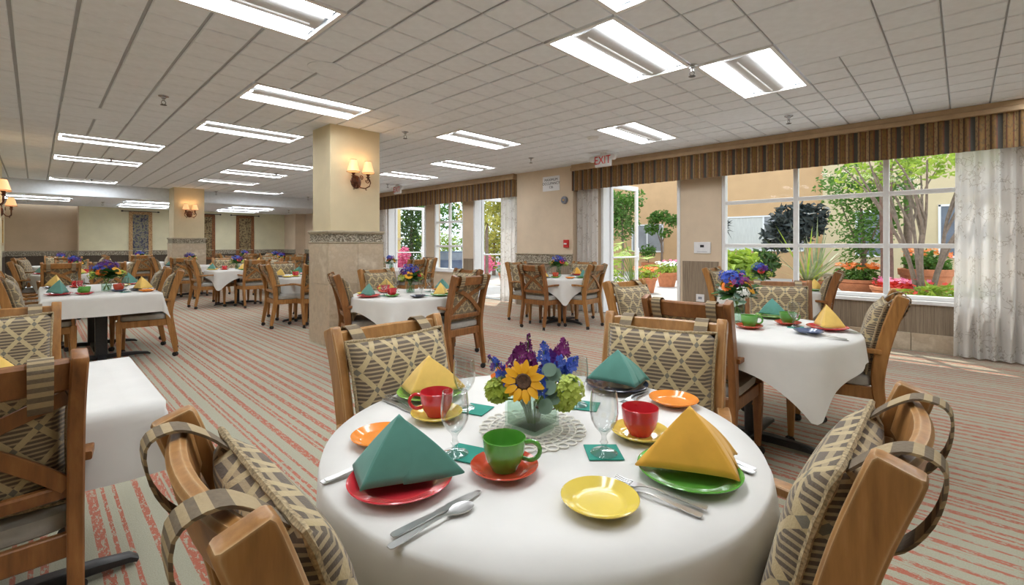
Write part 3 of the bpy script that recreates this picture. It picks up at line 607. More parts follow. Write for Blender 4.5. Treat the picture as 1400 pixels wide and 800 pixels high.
def cush(s):
    def fn(u, v):
        x, z = 2*u-1, 2*v-1
        t = .058*(max(0, (1-x**4)*(1-z**4)))**.45; k = 1-.045*(1-z*z)*abs(x)**3; k2 = 1-.045*(1-x*x)*abs(z)**3
        zz = CZ+CBH*z*k2; return (CA*x*k, yb(zz)+.058+s*t, zz)
    return fn
cb.grid(16, 16, cush(1)); cb.grid(16, 16, cush(-1)); cush_me = cb.mesh('back_cushion', M['weave'], ang=100)
rim = []
for a, b_ in ((0,0),(1,0),(1,1),(0,1)):
    e = {(0,0):(1,0),(1,0):(0,1),(1,1):(-1,0),(0,1):(0,-1)}[(a,b_)]
    for k in range(14): rim.append(cush(1)(a+e[0]*k/14, b_+e[1]*k/14))
pip_me = MB().tube(rim+rim[:2], [.0055+.0018*(k % 2) for k in range(len(rim)+2)], 6).mesh('piping', M['fringe'])
def strap(x, loose=0):
    p = smooth_path([(x, yb(.90)+.060, .900),(x, yb(.93)+.022, .948),(x, yb(.96)-.012, .967+loose*.2),(x, yb(.95)-.046-loose*.5, .948+loose*.2),(x, yb(.88)-.050-loose, .875),(x, yb(.82)-.030-loose*.6, .815),(x, yb(.82)+.018, .828)], 4)
    return MB().sweep(p, [(-.0022,-.025),(.0022,-.025),(.0022,.025),(-.0022,.025)], up=(1,0,0)).mesh('strap', M['strap'])
strap_me = {0: [strap(-.150), strap(.150)], 1: [strap(-.155, .012), strap(.150, .024)]}
w_ = MB()
for s in (-1, 1): w_.lathe([(.008,-.007),(.024,-.007),(.026,-.004),(.026,.004),(.024,.007),(.008,.007)], 14, Matrix.Translation((s*.011,.010,.026)) @ Matrix.Rotation(pi/2, 4, 'Y'))
w_.box(-.004,.004,-.012,.022,.020,.048); w_.lathe([(.012,.044),(.014,.05),(.010,.062)], 10)
caster_me = w_.mesh('caster', M['caster'])
CH_N = [0]
def chair(label, bx, by, face, wk='wood_honey', loose=0, group=None):
    """bx, by: where the middle of the top rail stands; face: heading in degrees, 0 = +Y, 90 = -X"""
    rz = RAD(face); ox, oy = bx-sin(rz)*.33, by+cos(rz)*.33
    t = thing('dining_armchair', label, 'chair', (ox, oy, 0), rz, group or 'wooden dining armchairs'); d = CHM[wk]
    obj('seat', seat_me, t); obj('seat_frame', d['frame'], t); obj('top_rail', d['top'], t); obj('lower_rail', d['low'], t)
    for s in (-1, 1):
        q = obj('back_post', d['post%d' % s], t); obj('caster', caster_me, q, (s*.222, -.285, 0), .6*s)
        q = obj('leg', d['leg%d' % s], t); obj('caster', caster_me, q, (s*.238, .212, 0), -.9*s)
        obj('armrest', d['arm%d' % s], t); obj('cross_slat', d['slat%d' % s], t)
    c = obj('back_cushion', cush_me, t); obj('piping', pip_me, c)
    for sm in strap_me[loose]: obj('strap', sm, c)
    return t
# ------------------------------------------------------------------ tables
TZ = .742
top_round = MB().lathe([(0,-.03),(.545,-.03),(.552,-.024),(.552,-.008),(.545,-.004),(0,-.004)], 48).mesh('tabletop', M['wood_red'])
def foot_mb():
    return MB().sweep([(0,.02,.045),(0,.12,.05),(0,.30,.042),(0,.40,.030),(0,.425,.016)], rect(.032,.022), scale=[1,1,(.9,.8),(.8,.6),(.7,.35)])
foot_me = foot_mb().mesh('foot', M['iron']); ped_r = MB().lathe([(.075,.03),(.075,.05),(.042,.07),(.042,.66),(.12,.68),(.12,.712)], 20).mesh('pedestal', M['iron'])
ped_s = boxmesh('pedestal_s', [(-.05,.05,-.05,.05,.03,.70),(-.16,.16,-.16,.16,.695,.712)], M['iron'], .006)
def table_base(label, x, y, top_me, ped, feet=((0,0),), rz=0):
    t = thing('dining_table', label, 'table', (x, y, 0), rz, 'pedestal dining tables')
    obj('tabletop', top_me, t, (0, 0, TZ-.003))
    for px, py in feet:
        obj('pedestal', ped, t, (px, py, 0))
        for k in range(4): obj('foot', foot_me, t, (px, py, 0), k*pi/2)
    return t
def cloth_round(r, half, seed):
    rr = random.Random(seed); ph = [rr.uniform(0, 6.28) for _ in range(4)]; nd = 12
    def fn(u, v):
        th = 2*pi*u; rho = half/max(abs(cos(th)), abs(sin(th))); rho = min(rho, half*1.36); sm = rho-r
        if v < .3: q = r*v/.3*.995; return (q*cos(th), q*sin(th), 0)
        s = sm*(v-.3)/.7; k = min(1, s/.30); cn = max(0, cos(4*(th-pi/4)))**2
        fold = .55*sin(7*th+ph[0])+.45*sin(12*th+ph[1]+1.5*sin(3*th+ph[2]))
        rad = r+.010*(1-math.exp(-s/.010))+s*.09+k*.030*fold*(1+cn*.6)
        dz = s-.006*(1-math.exp(-s/.006))
        return (rad*cos(th), rad*sin(th), -max(0, dz))
    return MB().grid(120, 16, fn, wrap=True)
CLOTH = [cloth_round(.572, .715, k).mesh('tablecloth', M['cloth'], ang=180) for k in range(4)]
def cloth_rect(a, b, h, seed):
    rr = random.Random(seed); p1, p2 = rr.uniform(0, 6), rr.uniform(0, 6); A, Bh = a+h, b+h
    def ax(n, a_, A_):
        k = 9; return [-A_+(A_-a_)*i/k for i in range(k)]+[-a_+2*a_*i/n for i in range(n+1)]+[a_+(A_-a_)*(i+1)/k for i in range(k)]
    us, vs_ = ax(10, a, A), ax(14, b, Bh)
    def fn(i, j):
        u, v = us[round(i*(len(us)-1))], vs_[round(j*(len(vs_)-1))]
        du, dv = max(0, abs(u)-a), max(0, abs(v)-b); cu, cv = max(-a, min(a, u)), max(-b, min(b, v)); s = hypot(du, dv)
        if s == 0: return (u, v, 0)
        nx, ny = math.copysign(du/s, u), math.copysign(dv/s, v); w = .008+s*.07+min(1, s/.2)*.016*sin((cu*11 if dv > du else cv*11)+p1)
        if du and dv: w += .35*min(du, dv)
        return (cu+nx*w, cv+ny*w, -s)
    return MB().grid(len(us)-1, len(vs_)-1, fn)
# ------------------------------------------------------------------ tableware
def plate_me(r, mat):
    k = r/.113; q = [(0,.003),(.055*k,.003),(.060*k,0),(.064*k,.003),(.082*k,.006),(.106*k,.0155),(.113*k,.019),(.1135*k,.021),(.111*k,.0222),(.104*k,.0195),(.094*k,.0155),(.081*k,.0105),(.076*k,.0085),(.060*k,.0075),(0,.0075)]
    return MB().lathe(q, 40).mesh('plate', mat)
PL = {c: plate_me(.113, GL[c]) for c in GL}; SP = {c: plate_me(.078, GL[c]) for c in GL}
cup_prof = [(0,.002),(.026,.002),(.029,0),(.031,.004),(.034,.010),(.043,.024),(.0475,.044),(.0495,.066),(.0500,.072),(.0482,.0735),(.0465,.068),(.0445,.044),(.040,.026),(.030,.013),(0,.010)]
def cup_meshes(mat):
    return (MB().lathe(cup_prof, 32).mesh('cup_bowl', mat), MB().tube(smooth_path([(.0455,0,.060),(.066,0,.062),(.081,0,.050),(.080,0,.032),(.064,0,.020),(.0425,0,.024)], 5), .0052, 8).mesh('cup_handle', mat))
CU = {c: cup_meshes(GL[c]) for c in GL}
gl_prof = [(0,.001),(.032,0),(.034,.002),(.030,.005),(.013,.009),(.0075,.015),(.0065,.022),(.0105,.028),(.0068,.034),(.0062,.044),(.011,.053),(.024,.067),(.033,.086),(.0355,.104),(.0350,.124),(.0315,.156),(.0304,.1565),(.0335,.124),(.034,.104),(.0315,.087),(.0225,.069),(.010,.057),(0,.055)]
goblet_me = MB().lathe(gl_prof, 28).mesh('goblet', M['glass'])
def napkin_me(mat, seed):
    b = MB(); cxn = (-.046, .050)[seed]; ap = (-.006+.012*seed, .006); rr = random.Random(seed+3); ph = [rr.uniform(0, 6) for _ in range(3)]
    def layer(pts, top, ko, nf, n=5):
        ring = smooth_path([(x, y, 0) for x, y in pts], n); m = len(ring)-1
        def fn(u, v):
            q = ring[round(u*m)]; x, y = q.x, q.y; w = v**1.04; bl = 1+nf*.10*sin(pi*v)*(abs(sin(2*pi*u)))+.022*v*sin(9*u+ph[0])
            return (ap[0]+(x*ko-ap[0])*w*bl, ap[1]+(y*ko-ap[1])*w*bl, top*(1-w)+.0045+.0025*sin(7*u+ph[1])*v+.005*sin(pi*v)*nf)
        b.grid(m, 10, fn)
    C1 = (cxn, -.080)
    def on(p, q, f): return (p[0]+(q[0]-p[0])*f, p[1]+(q[1]-p[1])*f)
    Lp, Rp, Bp = (-.106,.014), (.104,.004), (-cxn*.5,.064)
    layer([Lp, on(Lp,C1,.5), on(Lp,C1,.88), C1, on(C1,Rp,.12), on(C1,Rp,.5), Rp], .111, 1.0, 1)
    layer([on(C1,Rp,.45), on(C1,Rp,.97), (.120,.018), on(Rp,Bp,.6), Bp], .1075, 1.03, 1.2); layer([Bp, on(Bp,Lp,.5), (-.104,.024), on(Lp,C1,.4)], .104, .98, .4)
    return b.mesh('napkin', mat, solid=.0030, ang=120)
NM = {c: [napkin_me(NK[c], k) for k in range(2)] for c in NK}
def strip(pts, thick=.0022):
    b = MB(); n = len(pts); vs = []
    for y, w, z, cup in pts: vs += [(-w, y, z+cup), (0, y, z), (w, y, z+cup)]
    fs = [(3*k+i, 3*k+i+1, 3*k+i+4, 3*k+i+3) for k in range(n-1) for i in range(2)]
    return b.add(vs, fs)
hd = [(-.096,.0055,.003,0),(-.092,.0085,.003,0),(-.07,.0082,.004,0),(-.03,.0052,.007,0),(.005,.0034,.009,0),(.028,.0032,.008,0)]
fb = strip(hd+[(.040,.0068,.006,0),(.050,.0112,.004,0),(.062,.0115,.003,0)])
for k in range(4): fb.add([(-.0115+k*.0066+a, y, z) for y, z in ((.061,.003),(.080,.003),(.098,.0065)) for a in (0,.0032)], [(0,1,3,2),(2,3,5,4)])
fork_me = fb.mesh('fork', M['silver'], solid=.0018)
knife_me = strip([(-.105,.0055,.004,0),(-.10,.0085,.004,0),(-.06,.0085,.004,0),(-.01,.0060,.004,0),(0,.0075,.004,0),(.03,.0100,.004,0),(.08,.0095,.004,0),(.10,.0065,.004,0),(.108,.0010,.004,0)]).mesh('knife', M['silver'], solid=.0025)
sb = strip([(y, w, z, 0) for y, w, z, _ in hd]+[(.038,.0065,.006,.001),(.046,.0130,.003,.003),(.058,.0180,.0015,.005),(.070,.0185,.0015,.005),(.082,.0150,.002,.004),(.090,.0090,.004,.002),(.094,.0015,.006,0)])
spoon_me = sb.mesh('spoon', M['silver'], solid=.0018)
coaster_me = boxmesh('coaster', [(-.043,.043,-.043,.043,0,.0022)], M['coaster'])
def cup(label, x, y, z, c, rz): 
    t = thing('coffee_cup', label, 'cup', (x, y, z), rz, 'coffee cups'); obj('bowl', CU[c][0], t); obj('handle', CU[c][1], t); return t
CN = dict(red='red', green='green', orange='orange', yellow='yellow', navy='navy', scarlet='red-orange', lime='light green', blue='blue-grey', teal='teal', amber='amber')
def setting(tx, ty, face, tn, pos, plate, nap, side=None, cupc=None, sauc=None, glass=True, cut=True, rad=.455, o={}, nk=0):
    """one place: face = heading of the diner (0=+Y). tn: table phrase; pos: which place"""
    rz = RAD(face); cx, cy = tx+sin(rz)*rad, ty-cos(rz)*rad
    def w(a, b): return (cx+cos(rz)*a-sin(rz)*b, cy+sin(rz)*a+cos(rz)*b)
    at = f'at the {pos} place of {tn}'; Z0 = TZ+.002
    if plate:
        x, y = w(*o.get('plate', (0,0))); one('dinner_plate', PL[plate], f'{CN[plate]} dinner plate {at}', 'plate', (x, y, Z0), 0, 'dinner plates')
        if nap: one('folded_napkin', NM[nap][nk], f'{CN[nap]} pyramid-folded napkin {at}', 'napkin', (x, y, Z0+.0235), rz+RAD(o.get('nrot', 0)), 'folded napkins', scale=o.get('nsc', 1))
    if side: x, y = w(*o.get('side', (-.235,.08))); one('side_plate', SP[side], f'small {CN[side]} side plate {at}', 'plate', (x, y, Z0), 0, 'side plates')
    if cupc:
        x, y = w(*o.get('cup', (.115,.19)))
        if sauc: one('saucer', SP[sauc], f'{CN[sauc]} saucer {at}', 'saucer', (x, y, Z0), 0, 'saucers')
        cup(f'{CN[cupc]} coffee cup {at}', x, y, Z0+(.0085 if sauc else 0), cupc, RAD(o.get('cuprot', -40))+rz)
    if glass:
        x, y = w(*o.get('glass', (-.02,.18)))
        if glass != 2:
            cx2, cy2 = w(*o.get('coaster', (0.0,.17))); one('paper_coaster', coaster_me, f'square teal paper coaster {at}', 'coaster', (cx2, cy2, Z0), rz+RAD(o.get('crot', 8)), 'paper coasters')
        one('goblet', goblet_me, f'clear short-stemmed goblet {at}', 'goblet', (x, y, Z0+.0024), 0, 'water goblets')
    if cut:
        for k, (nm, me, a, b, r) in enumerate(o.get('cut', [('fork', fork_me, -.150, -.01, 2), ('fork', fork_me, -.128, 0, -4), ('knife', knife_me, .142, .0, 0), ('spoon', spoon_me, .170, -.02, -3)])):
            x, y = w(a, b); nth = 'outer ' if (nm == 'fork' and k == 0) else ('inner ' if nm == 'fork' else '')
            one(nm, me, f'{nth}steel {nm} {at}', nm, (x, y, Z0+.001+(.004 if nth == 'inner ' else 0)), rz+RAD(r), 'table cutlery')
# ------------------------------------------------------------------ flowers
def frame_for(nrm):
    return Vector(nrm).normalized().to_track_quat('Z', 'Y').to_matrix().to_4x4()
def floret(mb, c, nrm, r, n=5, rr=None, cupv=.25):
    Mx = Matrix.Translation(Vector(c)) @ frame_for(nrm) @ Matrix.Rotation((rr.uniform(0, 6) if rr else 0), 4, 'Z'); vs = [(0,0,0)]; fs = []
    for k in range(n):
        a = 2*pi*k/n; w = pi/n*.85
        i = len(vs); vs += [(r*.65*cos(a-w), r*.65*sin(a-w), r*cupv*.6), (r*cos(a), r*sin(a), r*cupv), (r*.65*cos(a+w), r*.65*sin(a+w), r*cupv*.6)]; fs.append((0, i, i+1, i+2))
    mb.add(vs, fs, Mx)
def cluster(n, rx, ry, rz, fr, seed, c=(0,0,0), petals=5, shell=.55):
    rr = random.Random(seed); mb = MB()
    for _ in range(n):
        d = Vector((rr.gauss(0,1), rr.gauss(0,1), rr.gauss(0,1))).normalized(); k = rr.uniform(shell, 1)
        floret(mb, (c[0]+d.x*rx*k, c[1]+d.y*ry*k, c[2]+d.z*rz*k), d+Vector((0,0,.3)), fr*rr.uniform(.75, 1.2), petals, rr)
    return mb
def petal_mb(l, w, r0, tilt, bend=.2):
    def fn(u, v):
        y = r0+l*v; x = (u-.5)*2*w*(sin(pi*min(1, v*.86+.10)))**.8; return (x, y*cos(tilt), y*sin(tilt)-bend*l*(v**2)+.12*abs(x))
    return MB().grid(2, 5, fn)
sun_pet = petal_mb(.034, .0095, .020, .12).mesh('petal', FL['sun']); org_pet = petal_mb(.036, .0105, .006, .35).mesh('petal', FL['orange'])
sun_ctr = MB().lathe([(.023,-.004),(.0225,.004),(.018,.008),(.010,.006),(0,.005)], 24).mesh('flower_centre', M['seed'])
def leaf_mb(l, w, fold=.15, bend=.15, n=6, M_=None):
    return MB().grid(2, n, lambda u, v: ((u-.5)*2*w*sin(pi*min(1, v*.92+.06))**.75, l*v, fold*abs(u-.5)*2*w-bend*l*v*v), M_)
dleaf = leaf_mb(.075, .024).mesh('leaf', M['leafd']); eleaf = MB().grid(2, 6, lambda u, v: ((u-.5)*2*.024*sin(pi*(v*.94+.05))**.6, .046*v, .004*abs(u-.5)-.006*v*v)).mesh('leaf', M['euc'])
ROOT = lambda p: (p[0]*.12, p[1]*.12, .012)
def stem_to(t, p, r=.0022, mat='stem', spread=.35):
    q = (p[0]*.15-p[1]*.10, p[1]*.15+p[0]*.10, .012)
    obj('stem', MB().tube(smooth_path([q, (p[0]*.35, p[1]*.35, .075), (p[0]*.75, p[1]*.75, p[2]*.75), p], 3), r, 5).mesh('stem', M[mat]), t)
VX, VY = .998, .890; BR = -RAD(45.8)
def bthing(nm, label): return thing(nm, label, 'flower', (VX, VY, TZ+.006), BR, 'flowers in the square glass vase')
def blossom(t, nm, me, p, nrm, roll=0): 
    o = obj(nm, me, t, p); o.rotation_euler = (frame_for(nrm) @ Matrix.Rotation(roll, 4, 'Z')).to_euler(); return o
# coordinates: x = right, y = away, z up, from the vase base
def foreground_bouquet():
    # sunflower
    t = bthing('sunflower', 'golden sunflower with dark brown centre, front of the foreground bouquet'); p = (-.028, -.085, .150); nrm = (.10, -.90, .48)
    h = blossom(t, 'flower_centre', sun_ctr, p, nrm)
    for k in range(22): 
        q = obj('petal', sun_pet, t, p); q.rotation_euler = (frame_for(nrm) @ Matrix.Rotation(2*pi*k/22+.07*(k % 2), 4, 'Z') @ Matrix.Rotation(RAD(10 if k % 2 else -4), 4, 'X')).to_euler(); q.scale = (1, 1.12 if k % 2 else .95, 1)
    stem_to(t, p, .0035)
    for nm, lab, p, rad, sd in (('hydrangea', 'lime green hydrangea head at the right of the foreground bouquet', (.098, -.050, .120), .044, 1), ('hydrangea', 'small lime green hydrangea head at the left of the foreground bouquet', (-.098, -.040, .115), .036, 2), ('hydrangea', 'pale green hydrangea head low right of the foreground bouquet', (.088, -.03, .085), .034, 7)):
        t = bthing(nm, lab); tag(obj('florets', cluster(130, rad, rad, rad*.9, .0125, sd, p, 4, .86).mesh('fl', FL['lime']), t), kind='stuff'); obj('flower_core', MB().ball(p, rad*.70, rad*.70, rad*.62).mesh('core', FL['lime']), t); stem_to(t, p)
    rr = random.Random(5)
    def spike(lab, p0, p1, mat, n, fr, sd, nm='delphinium', rad=.020):
        t = bthing(nm, lab); r2 = random.Random(sd); mb = MB()
        n = int(n*1.7)
        for k in range(n):
            u = k/(n-1); c = Vector(p0).lerp(Vector(p1), u); a = r2.uniform(0, 6.28); d = Vector((cos(a), sin(a), r2.uniform(-.1, .5))); q = rad*1.15*(1-.6*u); floret(mb, c+d*q, d, fr*1.15*(1-.5*u)*r2.uniform(.8, 1.15), 5, r2)
        tag(obj('florets', mb.mesh('fl', FL[mat]), t), kind='stuff'); obj('spike_stem', MB().tube([p0, p1, tuple(Vector(p1)+(Vector(p1)-Vector(p0))*.12)], .0016, 5).mesh('s', M['stem']), t)
        bd = MB()
        for k in range(4): bd.ball(tuple(Vector(p1)+(Vector(p1)-Vector(p0))*(.02+.04*k)+Vector((rr.uniform(-.004,.004), rr.uniform(-.004,.004), 0))), .0035, .0035, .005, 6, 4)
        obj('buds', bd.mesh('b', FL[mat]), t); stem_to(t, p0)
    spike('blue delphinium spike in the centre of the foreground bouquet', (.028,-.02,.135), (.036,.01,.225), 'blue', 26, .016, 11)
    spike('blue delphinium spike right of centre in the foreground bouquet', (.075,-.01,.140), (.082,-.01,.195), 'blue', 20, .016, 12)
    spike('blue delphinium at the upper right of the foreground bouquet', (.100,.02,.150), (.125,.01,.190), 'blue', 16, .015, 13)
    spike('blue-violet delphinium at the left of the foreground bouquet', (-.070,-.04,.140), (-.105,-.04,.195), 'blue', 16, .013, 14)
    spike('violet delphinium at the far left of the foreground bouquet', (-.085,-.02,.150), (-.118,-.03,.200), 'violet', 10, .011, 15)
    spike('small blue delphinium beside the sunflower', (-.055,-.075,.130), (-.050,-.07,.165), 'blue', 12, .014, 16)
    spike('blue delphinium low behind the sunflower', (.012,-.07,.115), (.018,-.05,.165), 'blue', 16, .013, 22)
    spike('purple stock stem left of centre in the foreground bouquet', (-.040,.0,.160), (-.030,.01,.225), 'purple', 24, .017, 17, 'stock_flower', .026)
    spike('purple stock stem behind the sunflower', (-.015,-.01,.150), (-.004,.0,.205), 'purple', 20, .016, 18, 'stock_flower', .024)
    spike('purple stock stem at the upper right of the foreground bouquet', (.088,.04,.185), (.096,.04,.235), 'purple', 18, .015, 19, 'stock_flower', .020)
    spike('tall thin purple stock tip rising over the foreground bouquet', (-.012,.03,.210), (-.008,.03,.250), 'purple', 8, .010, 20, 'stock_flower', .008)
    spike('violet stock in the middle back of the foreground bouquet', (.055,.03,.155), (.058,.03,.205), 'violet', 18, .015, 21, 'stock_flower', .024)
    t = bthing('orange_lily', 'orange lily bloom behind the left of the foreground bouquet'); p = (-.085, -.02, .140)
    for k in range(8): q = obj('petal', org_pet, t, p); q.rotation_euler = (frame_for((-.5,-.6,.6)) @ Matrix.Rotation(2*pi*k/8, 4, 'Z')).to_euler()
    stem_to(t, p)
    for lab, pts in (('grey-green eucalyptus sprig hanging over the vase front', [(.052,-.085,.118),(.070,-.085,.096),(.046,-.092,.102),(.078,-.080,.118)]), ('grey-green eucalyptus sprig upright at the right of the bouquet', [(.055,-.06,.160),(.075,-.055,.150),(.062,-.065,.135),(.085,-.06,.135)]), ('eucalyptus sprig at the left of the bouquet', [(-.072,-.045,.128),(-.058,-.03,.120)])):
        t = bthing('eucalyptus_sprig', lab); r2 = random.Random(len(pts))
        for k, p in enumerate(pts):
            q = obj('leaf', eleaf, t, p); q.rotation_euler = (frame_for((r2.uniform(-.4,.4), -.8, .55)) @ Matrix.Rotation(r2.uniform(0, 6.28), 4, 'Z')).to_euler(); q.scale = (.92,)*3
        stem_to(t, (pts[0][0], pts[0][1]+.01, pts[0][2]+.01))
    t = bthing('green_foliage', 'dark green leaves tucked low in the foreground bouquet')
    for k in range(13):
        a = k*2.4; q = obj('leaf', dleaf, t, (.030*cos(a), .030*sin(a), .112+.003*(k % 5))); q.rotation_euler = (RAD(34-9*(k % 3)), 0, a-pi/2); q.scale = (.8,)*3
    # square vase
    t = thing('square_vase', 'square clear glass vase of water in the middle of the foreground table', 'vase', (VX, VY, TZ+.004), RAD(3))
    a, hgt, th = .056, .108, .005
    b = MB(); o_ = [(-a,-a),(a,-a),(a,a),(-a,a)]; i_ = [(x*(1-th/a), y*(1-th/a)) for x, y in o_]
    vs = [(x,y,0) for x,y in o_]+[(x,y,hgt) for x,y in o_]+[(x,y,hgt) for x,y in i_]+[(x,y,.010) for x,y in i_]
    fs = [(3,2,1,0)]
    for k in range(4): n = (k+1) % 4; fs += [(k,n,4+n,4+k),(4+k,4+n,8+n,8+k),(8+k,8+n,12+n,12+k)]
    fs.append((12,13,14,15)); b.add(vs, fs); obj('vase_glass', b.mesh('vase', M['vase'], False, .002), t)
    obj('water', boxmesh('water', [(-a+.0055,a-.0055,-a+.0055,a-.0055,.0105,.070)], M['water']), t)
    obj('twig_band', MB().tube(smooth_path([(-a-.001,-a-.004,.085),(-.01,-a-.005,.062),(a+.002,-a-.003,.060),(a+.005,0,.07),(a+.002,a,.08)], 5), .0022, 6).mesh('twig', M['barkred']), t)
    # doily
    b = MB()
    for r in (.062,.085,.105,.122): b.tube([(r*cos(2*pi*k/48), r*sin(2*pi*k/48), .0012) for k in range(49)], .0022, 4)
    for k in range(28):
        a = 2*pi*k/28; c = (.137*cos(a), .137*sin(a)); b.tube([(c[0]+.0145*cos(2*pi*i/10), c[1]+.0145*sin(2*pi*i/10), .0013) for i in range(11)], .0024, 4)
        b.tube([(.062*cos(a), .062*sin(a), .0012), (.122*cos(a+.12), .122*sin(a+.12), .0012)], .0018, 4); b.tube([(.062*cos(a), .062*sin(a), .0012), (.122*cos(a-.12), .122*sin(a-.12), .0012)], .0018, 4)
    b.lathe([(.066,.0004),(.066,.0014),(0,.0014)], 32)
    one('lace_doily', b.mesh('doily', M['lace']), 'round cream lace doily under the square vase', 'doily', (VX-.01, VY-.01, TZ+.0025))
BQ = {}
def bouquet_proto(k):
    d = {}; s = 100*k
    pal = [('blue','violet','sun','red','lime'), ('violet','blue','orange','sun','lime'), ('blue','purple','sun','orange','white')][k]
    d['foliage'] = (None, M['leafd']); mb = MB(); rr = random.Random(s+1)
    for _ in range(46):
        a = rr.uniform(0, 6.28); e = rr.uniform(-.2, 1.0); L_ = rr.uniform(.06, .12); leaf = leaf_mb(L_, L_*.33, n=4, M_=Matrix.Translation((.03*cos(a), .03*sin(a), .10+rr.uniform(0,.05))) @ Matrix.Rotation(a-pi/2, 4, 'Z') @ Matrix.Rotation(e, 4, 'X')); mb.add(leaf.v, leaf.f)
    out = [('foliage', mb.mesh('foliage', M['leafd']), 1)]
    if k == 2:
        mb = MB(); rr = random.Random(77)
        for _ in range(22): a = rr.uniform(0, 6.28); r_ = rr.uniform(.06, .10); lf = leaf_mb(.05, .024, n=4, M_=Matrix.Translation((r_*cos(a), r_*sin(a), rr.uniform(.08, .16))) @ Matrix.Rotation(a-pi/2, 4, 'Z') @ Matrix.Rotation(rr.uniform(-.6, .8), 4, 'X')); mb.add(lf.v, lf.f)
        out.append(('eucalyptus_leaves', mb.mesh('euc', M['euc']), 1))
    out.append(('blue_spikes', cluster(70, .085, .085, .055, .017, s+2, (.01,.02,.215)).mesh('c', FL[pal[0]]), 1)); out.append(('violet_florets', cluster(40, .09, .08, .045, .016, s+3, (-.03,.0,.20)).mesh('c', FL[pal[1]]), 1))
    for q, (c, pt, nr, sc) in enumerate(((pal[2], (-.055,-.055,.165), (-.4,-.7,.6), 1.0), (pal[3], (.050,-.060,.170), (.4,-.7,.6), 1.0), (pal[2], (.07,.05,.18), (.7,.5,.6), .9), (pal[3], (-.06,.06,.175), (-.6,.6,.6), .9))):
        b = MB()
        for i in range(14):
            p_ = petal_mb(.034, .011, .010, .15); b.add(p_.v, p_.f, Matrix.Translation(pt) @ frame_for(nr) @ Matrix.Rotation(2*pi*i/14, 4, 'Z') @ Matrix.Scale(sc, 4))
        out.append(('bloom', b.mesh('bloom', FL[c]), 0)); b2 = MB().lathe([(.017,.0),(.014,.007),(0,.006)], 12, Matrix.Translation(pt) @ frame_for(nr)); out.append(('bloom_centre', b2.mesh('ctr', M['seed']), 0))
    for pt in ((.10,-.01,.145), (-.10,-.01,.14)): out.append(('lime_head', cluster(40, .036, .036, .034, .012, s+7, pt, 4, .85).mesh('c', FL[pal[4]]), 1))
    b = MB(); rr = random.Random(s+9)
    for _ in range(12): a = rr.uniform(0, 6.28); b.tube([(.022*cos(a), .022*sin(a), .008), (-.02*cos(a), -.02*sin(a), .10), (-.05*cos(a), -.05*sin(a), .17)], .002, 5)
    out.append(('stems', b.mesh('stems', M['stem']), 1)); return out
BQ = [bouquet_proto(k) for k in range(3)]
vase_cyl = MB().lathe([(0,0),(.042,0),(.045,.003),(.045,.125),(.0425,.125),(.0425,.008),(0,.008)], 28).mesh('vase_glass', M['vase']); wat_cyl = MB().lathe([(0,.0085),(.0415,.0085),(.0415,.075),(0,.075)], 24).mesh('water', M['water'])
def centrepiece(x, y, tn, k, rz=0, h=1.0, sc=1.0):
    t = thing('flower_vase', f'clear glass flower vase on {tn}', 'vase', (x, y, TZ+.002), rz, 'table vases'); obj('vase_glass', vase_cyl, t, scale=(1,1,h)); obj('water', wat_cyl, t, scale=(1,1,h))
    cols = ['blue, yellow and red', 'violet, orange and yellow', 'blue, orange and white'][k]
    f = thing('flower_bouquet', f'{cols} bouquet in the vase on {tn}', 'bouquet', (x, y, TZ+.012+max(-.006, .125*(h-1))), rz, 'table bouquets')
    for nm, me, st in BQ[k]:
        o = obj(nm, me, f, scale=sc)
        if st: o['kind'] = 'stuff'
# ------------------------------------------------------------------ tables, chairs and settings
POS = {270: 'near-left', 0: 'near-right', 180: 'far-left', 90: 'far-right'}
WN = dict(wood_honey='honey wood', wood_red='brown wood', wood_pale='worn pale wood')
def ch(tn, pos, x, y, face, wk='wood_honey', loose=0): return chair(f'{WN[wk]} armchair, patterned cushion, {pos} side of {tn}', x, y, face, wk, loose)
def round_table(tn, x, y, k, rz=0):
    table_base(f'round pedestal table under a white cloth, {tn}', x, y, top_round, ped_r)
    return one('tablecloth', CLOTH[k], f'white cloth draped over {tn}', 'tablecloth', (x, y, TZ), rz, 'white tablecloths')
# foreground table
T = 'the foreground table'; x, y = 1.0, .865
round_table(T, x, y, 0)
ch(T, 'far-left', .965, 1.62, 180+2, 'wood_pale'); ch(T, 'far-right', 1.84, .90, 90+14, 'wood_pale'); ch(T, 'near-left', .165, .775, -90-2, 'wood_pale', 1); ch(T, 'near-right', 1.055, .07, 1, 'wood_pale', 1)
setting(x, y, -90, T, 'near-left', 'red', 'teal', 'orange', 'green', 'scarlet', o=dict(plate=(-.015,.012), side=(-.25,.10), cup=(.106,.21), glass=(-.045,.186), coaster=(-.034,.208), crot=20, nrot=36, nsc=1.12, cuprot=44, cut=[('fork', fork_me, -.150, -.012, 4), ('fork', fork_me, -.135, -.005, -3), ('knife', knife_me, .132, .005, 0), ('spoon', spoon_me, .156, -.025, 0)]))
setting(x, y, 0, T, 'near-right', 'green', 'amber', 'yellow', 'red', 'yellow', o=dict(plate=(.035,.036), side=(-.208,.114), cup=(.153,.223), glass=(-.006,.235), coaster=(0,.241), crot=45, nrot=-32, nsc=1.15, cuprot=44, cut=[('fork', fork_me, -.112, .045, 4), ('fork', fork_me, -.092, .045, 8), ('knife', knife_me, .160, .035, -8), ('spoon', spoon_me, .180, .03, -9)]), nk=1)
setting(x, y, 180, T, 'far-left', 'lime', 'yellow', None, 'red', 'yellow', o=dict(plate=(.044,-.006), cup=(.151,.176), glass=(.044,.178), coaster=(.022,.210), crot=20, nrot=130, cuprot=-46, cut=[('fork', fork_me, .160, .0, 178), ('knife', knife_me, .178, .02, 0)]))
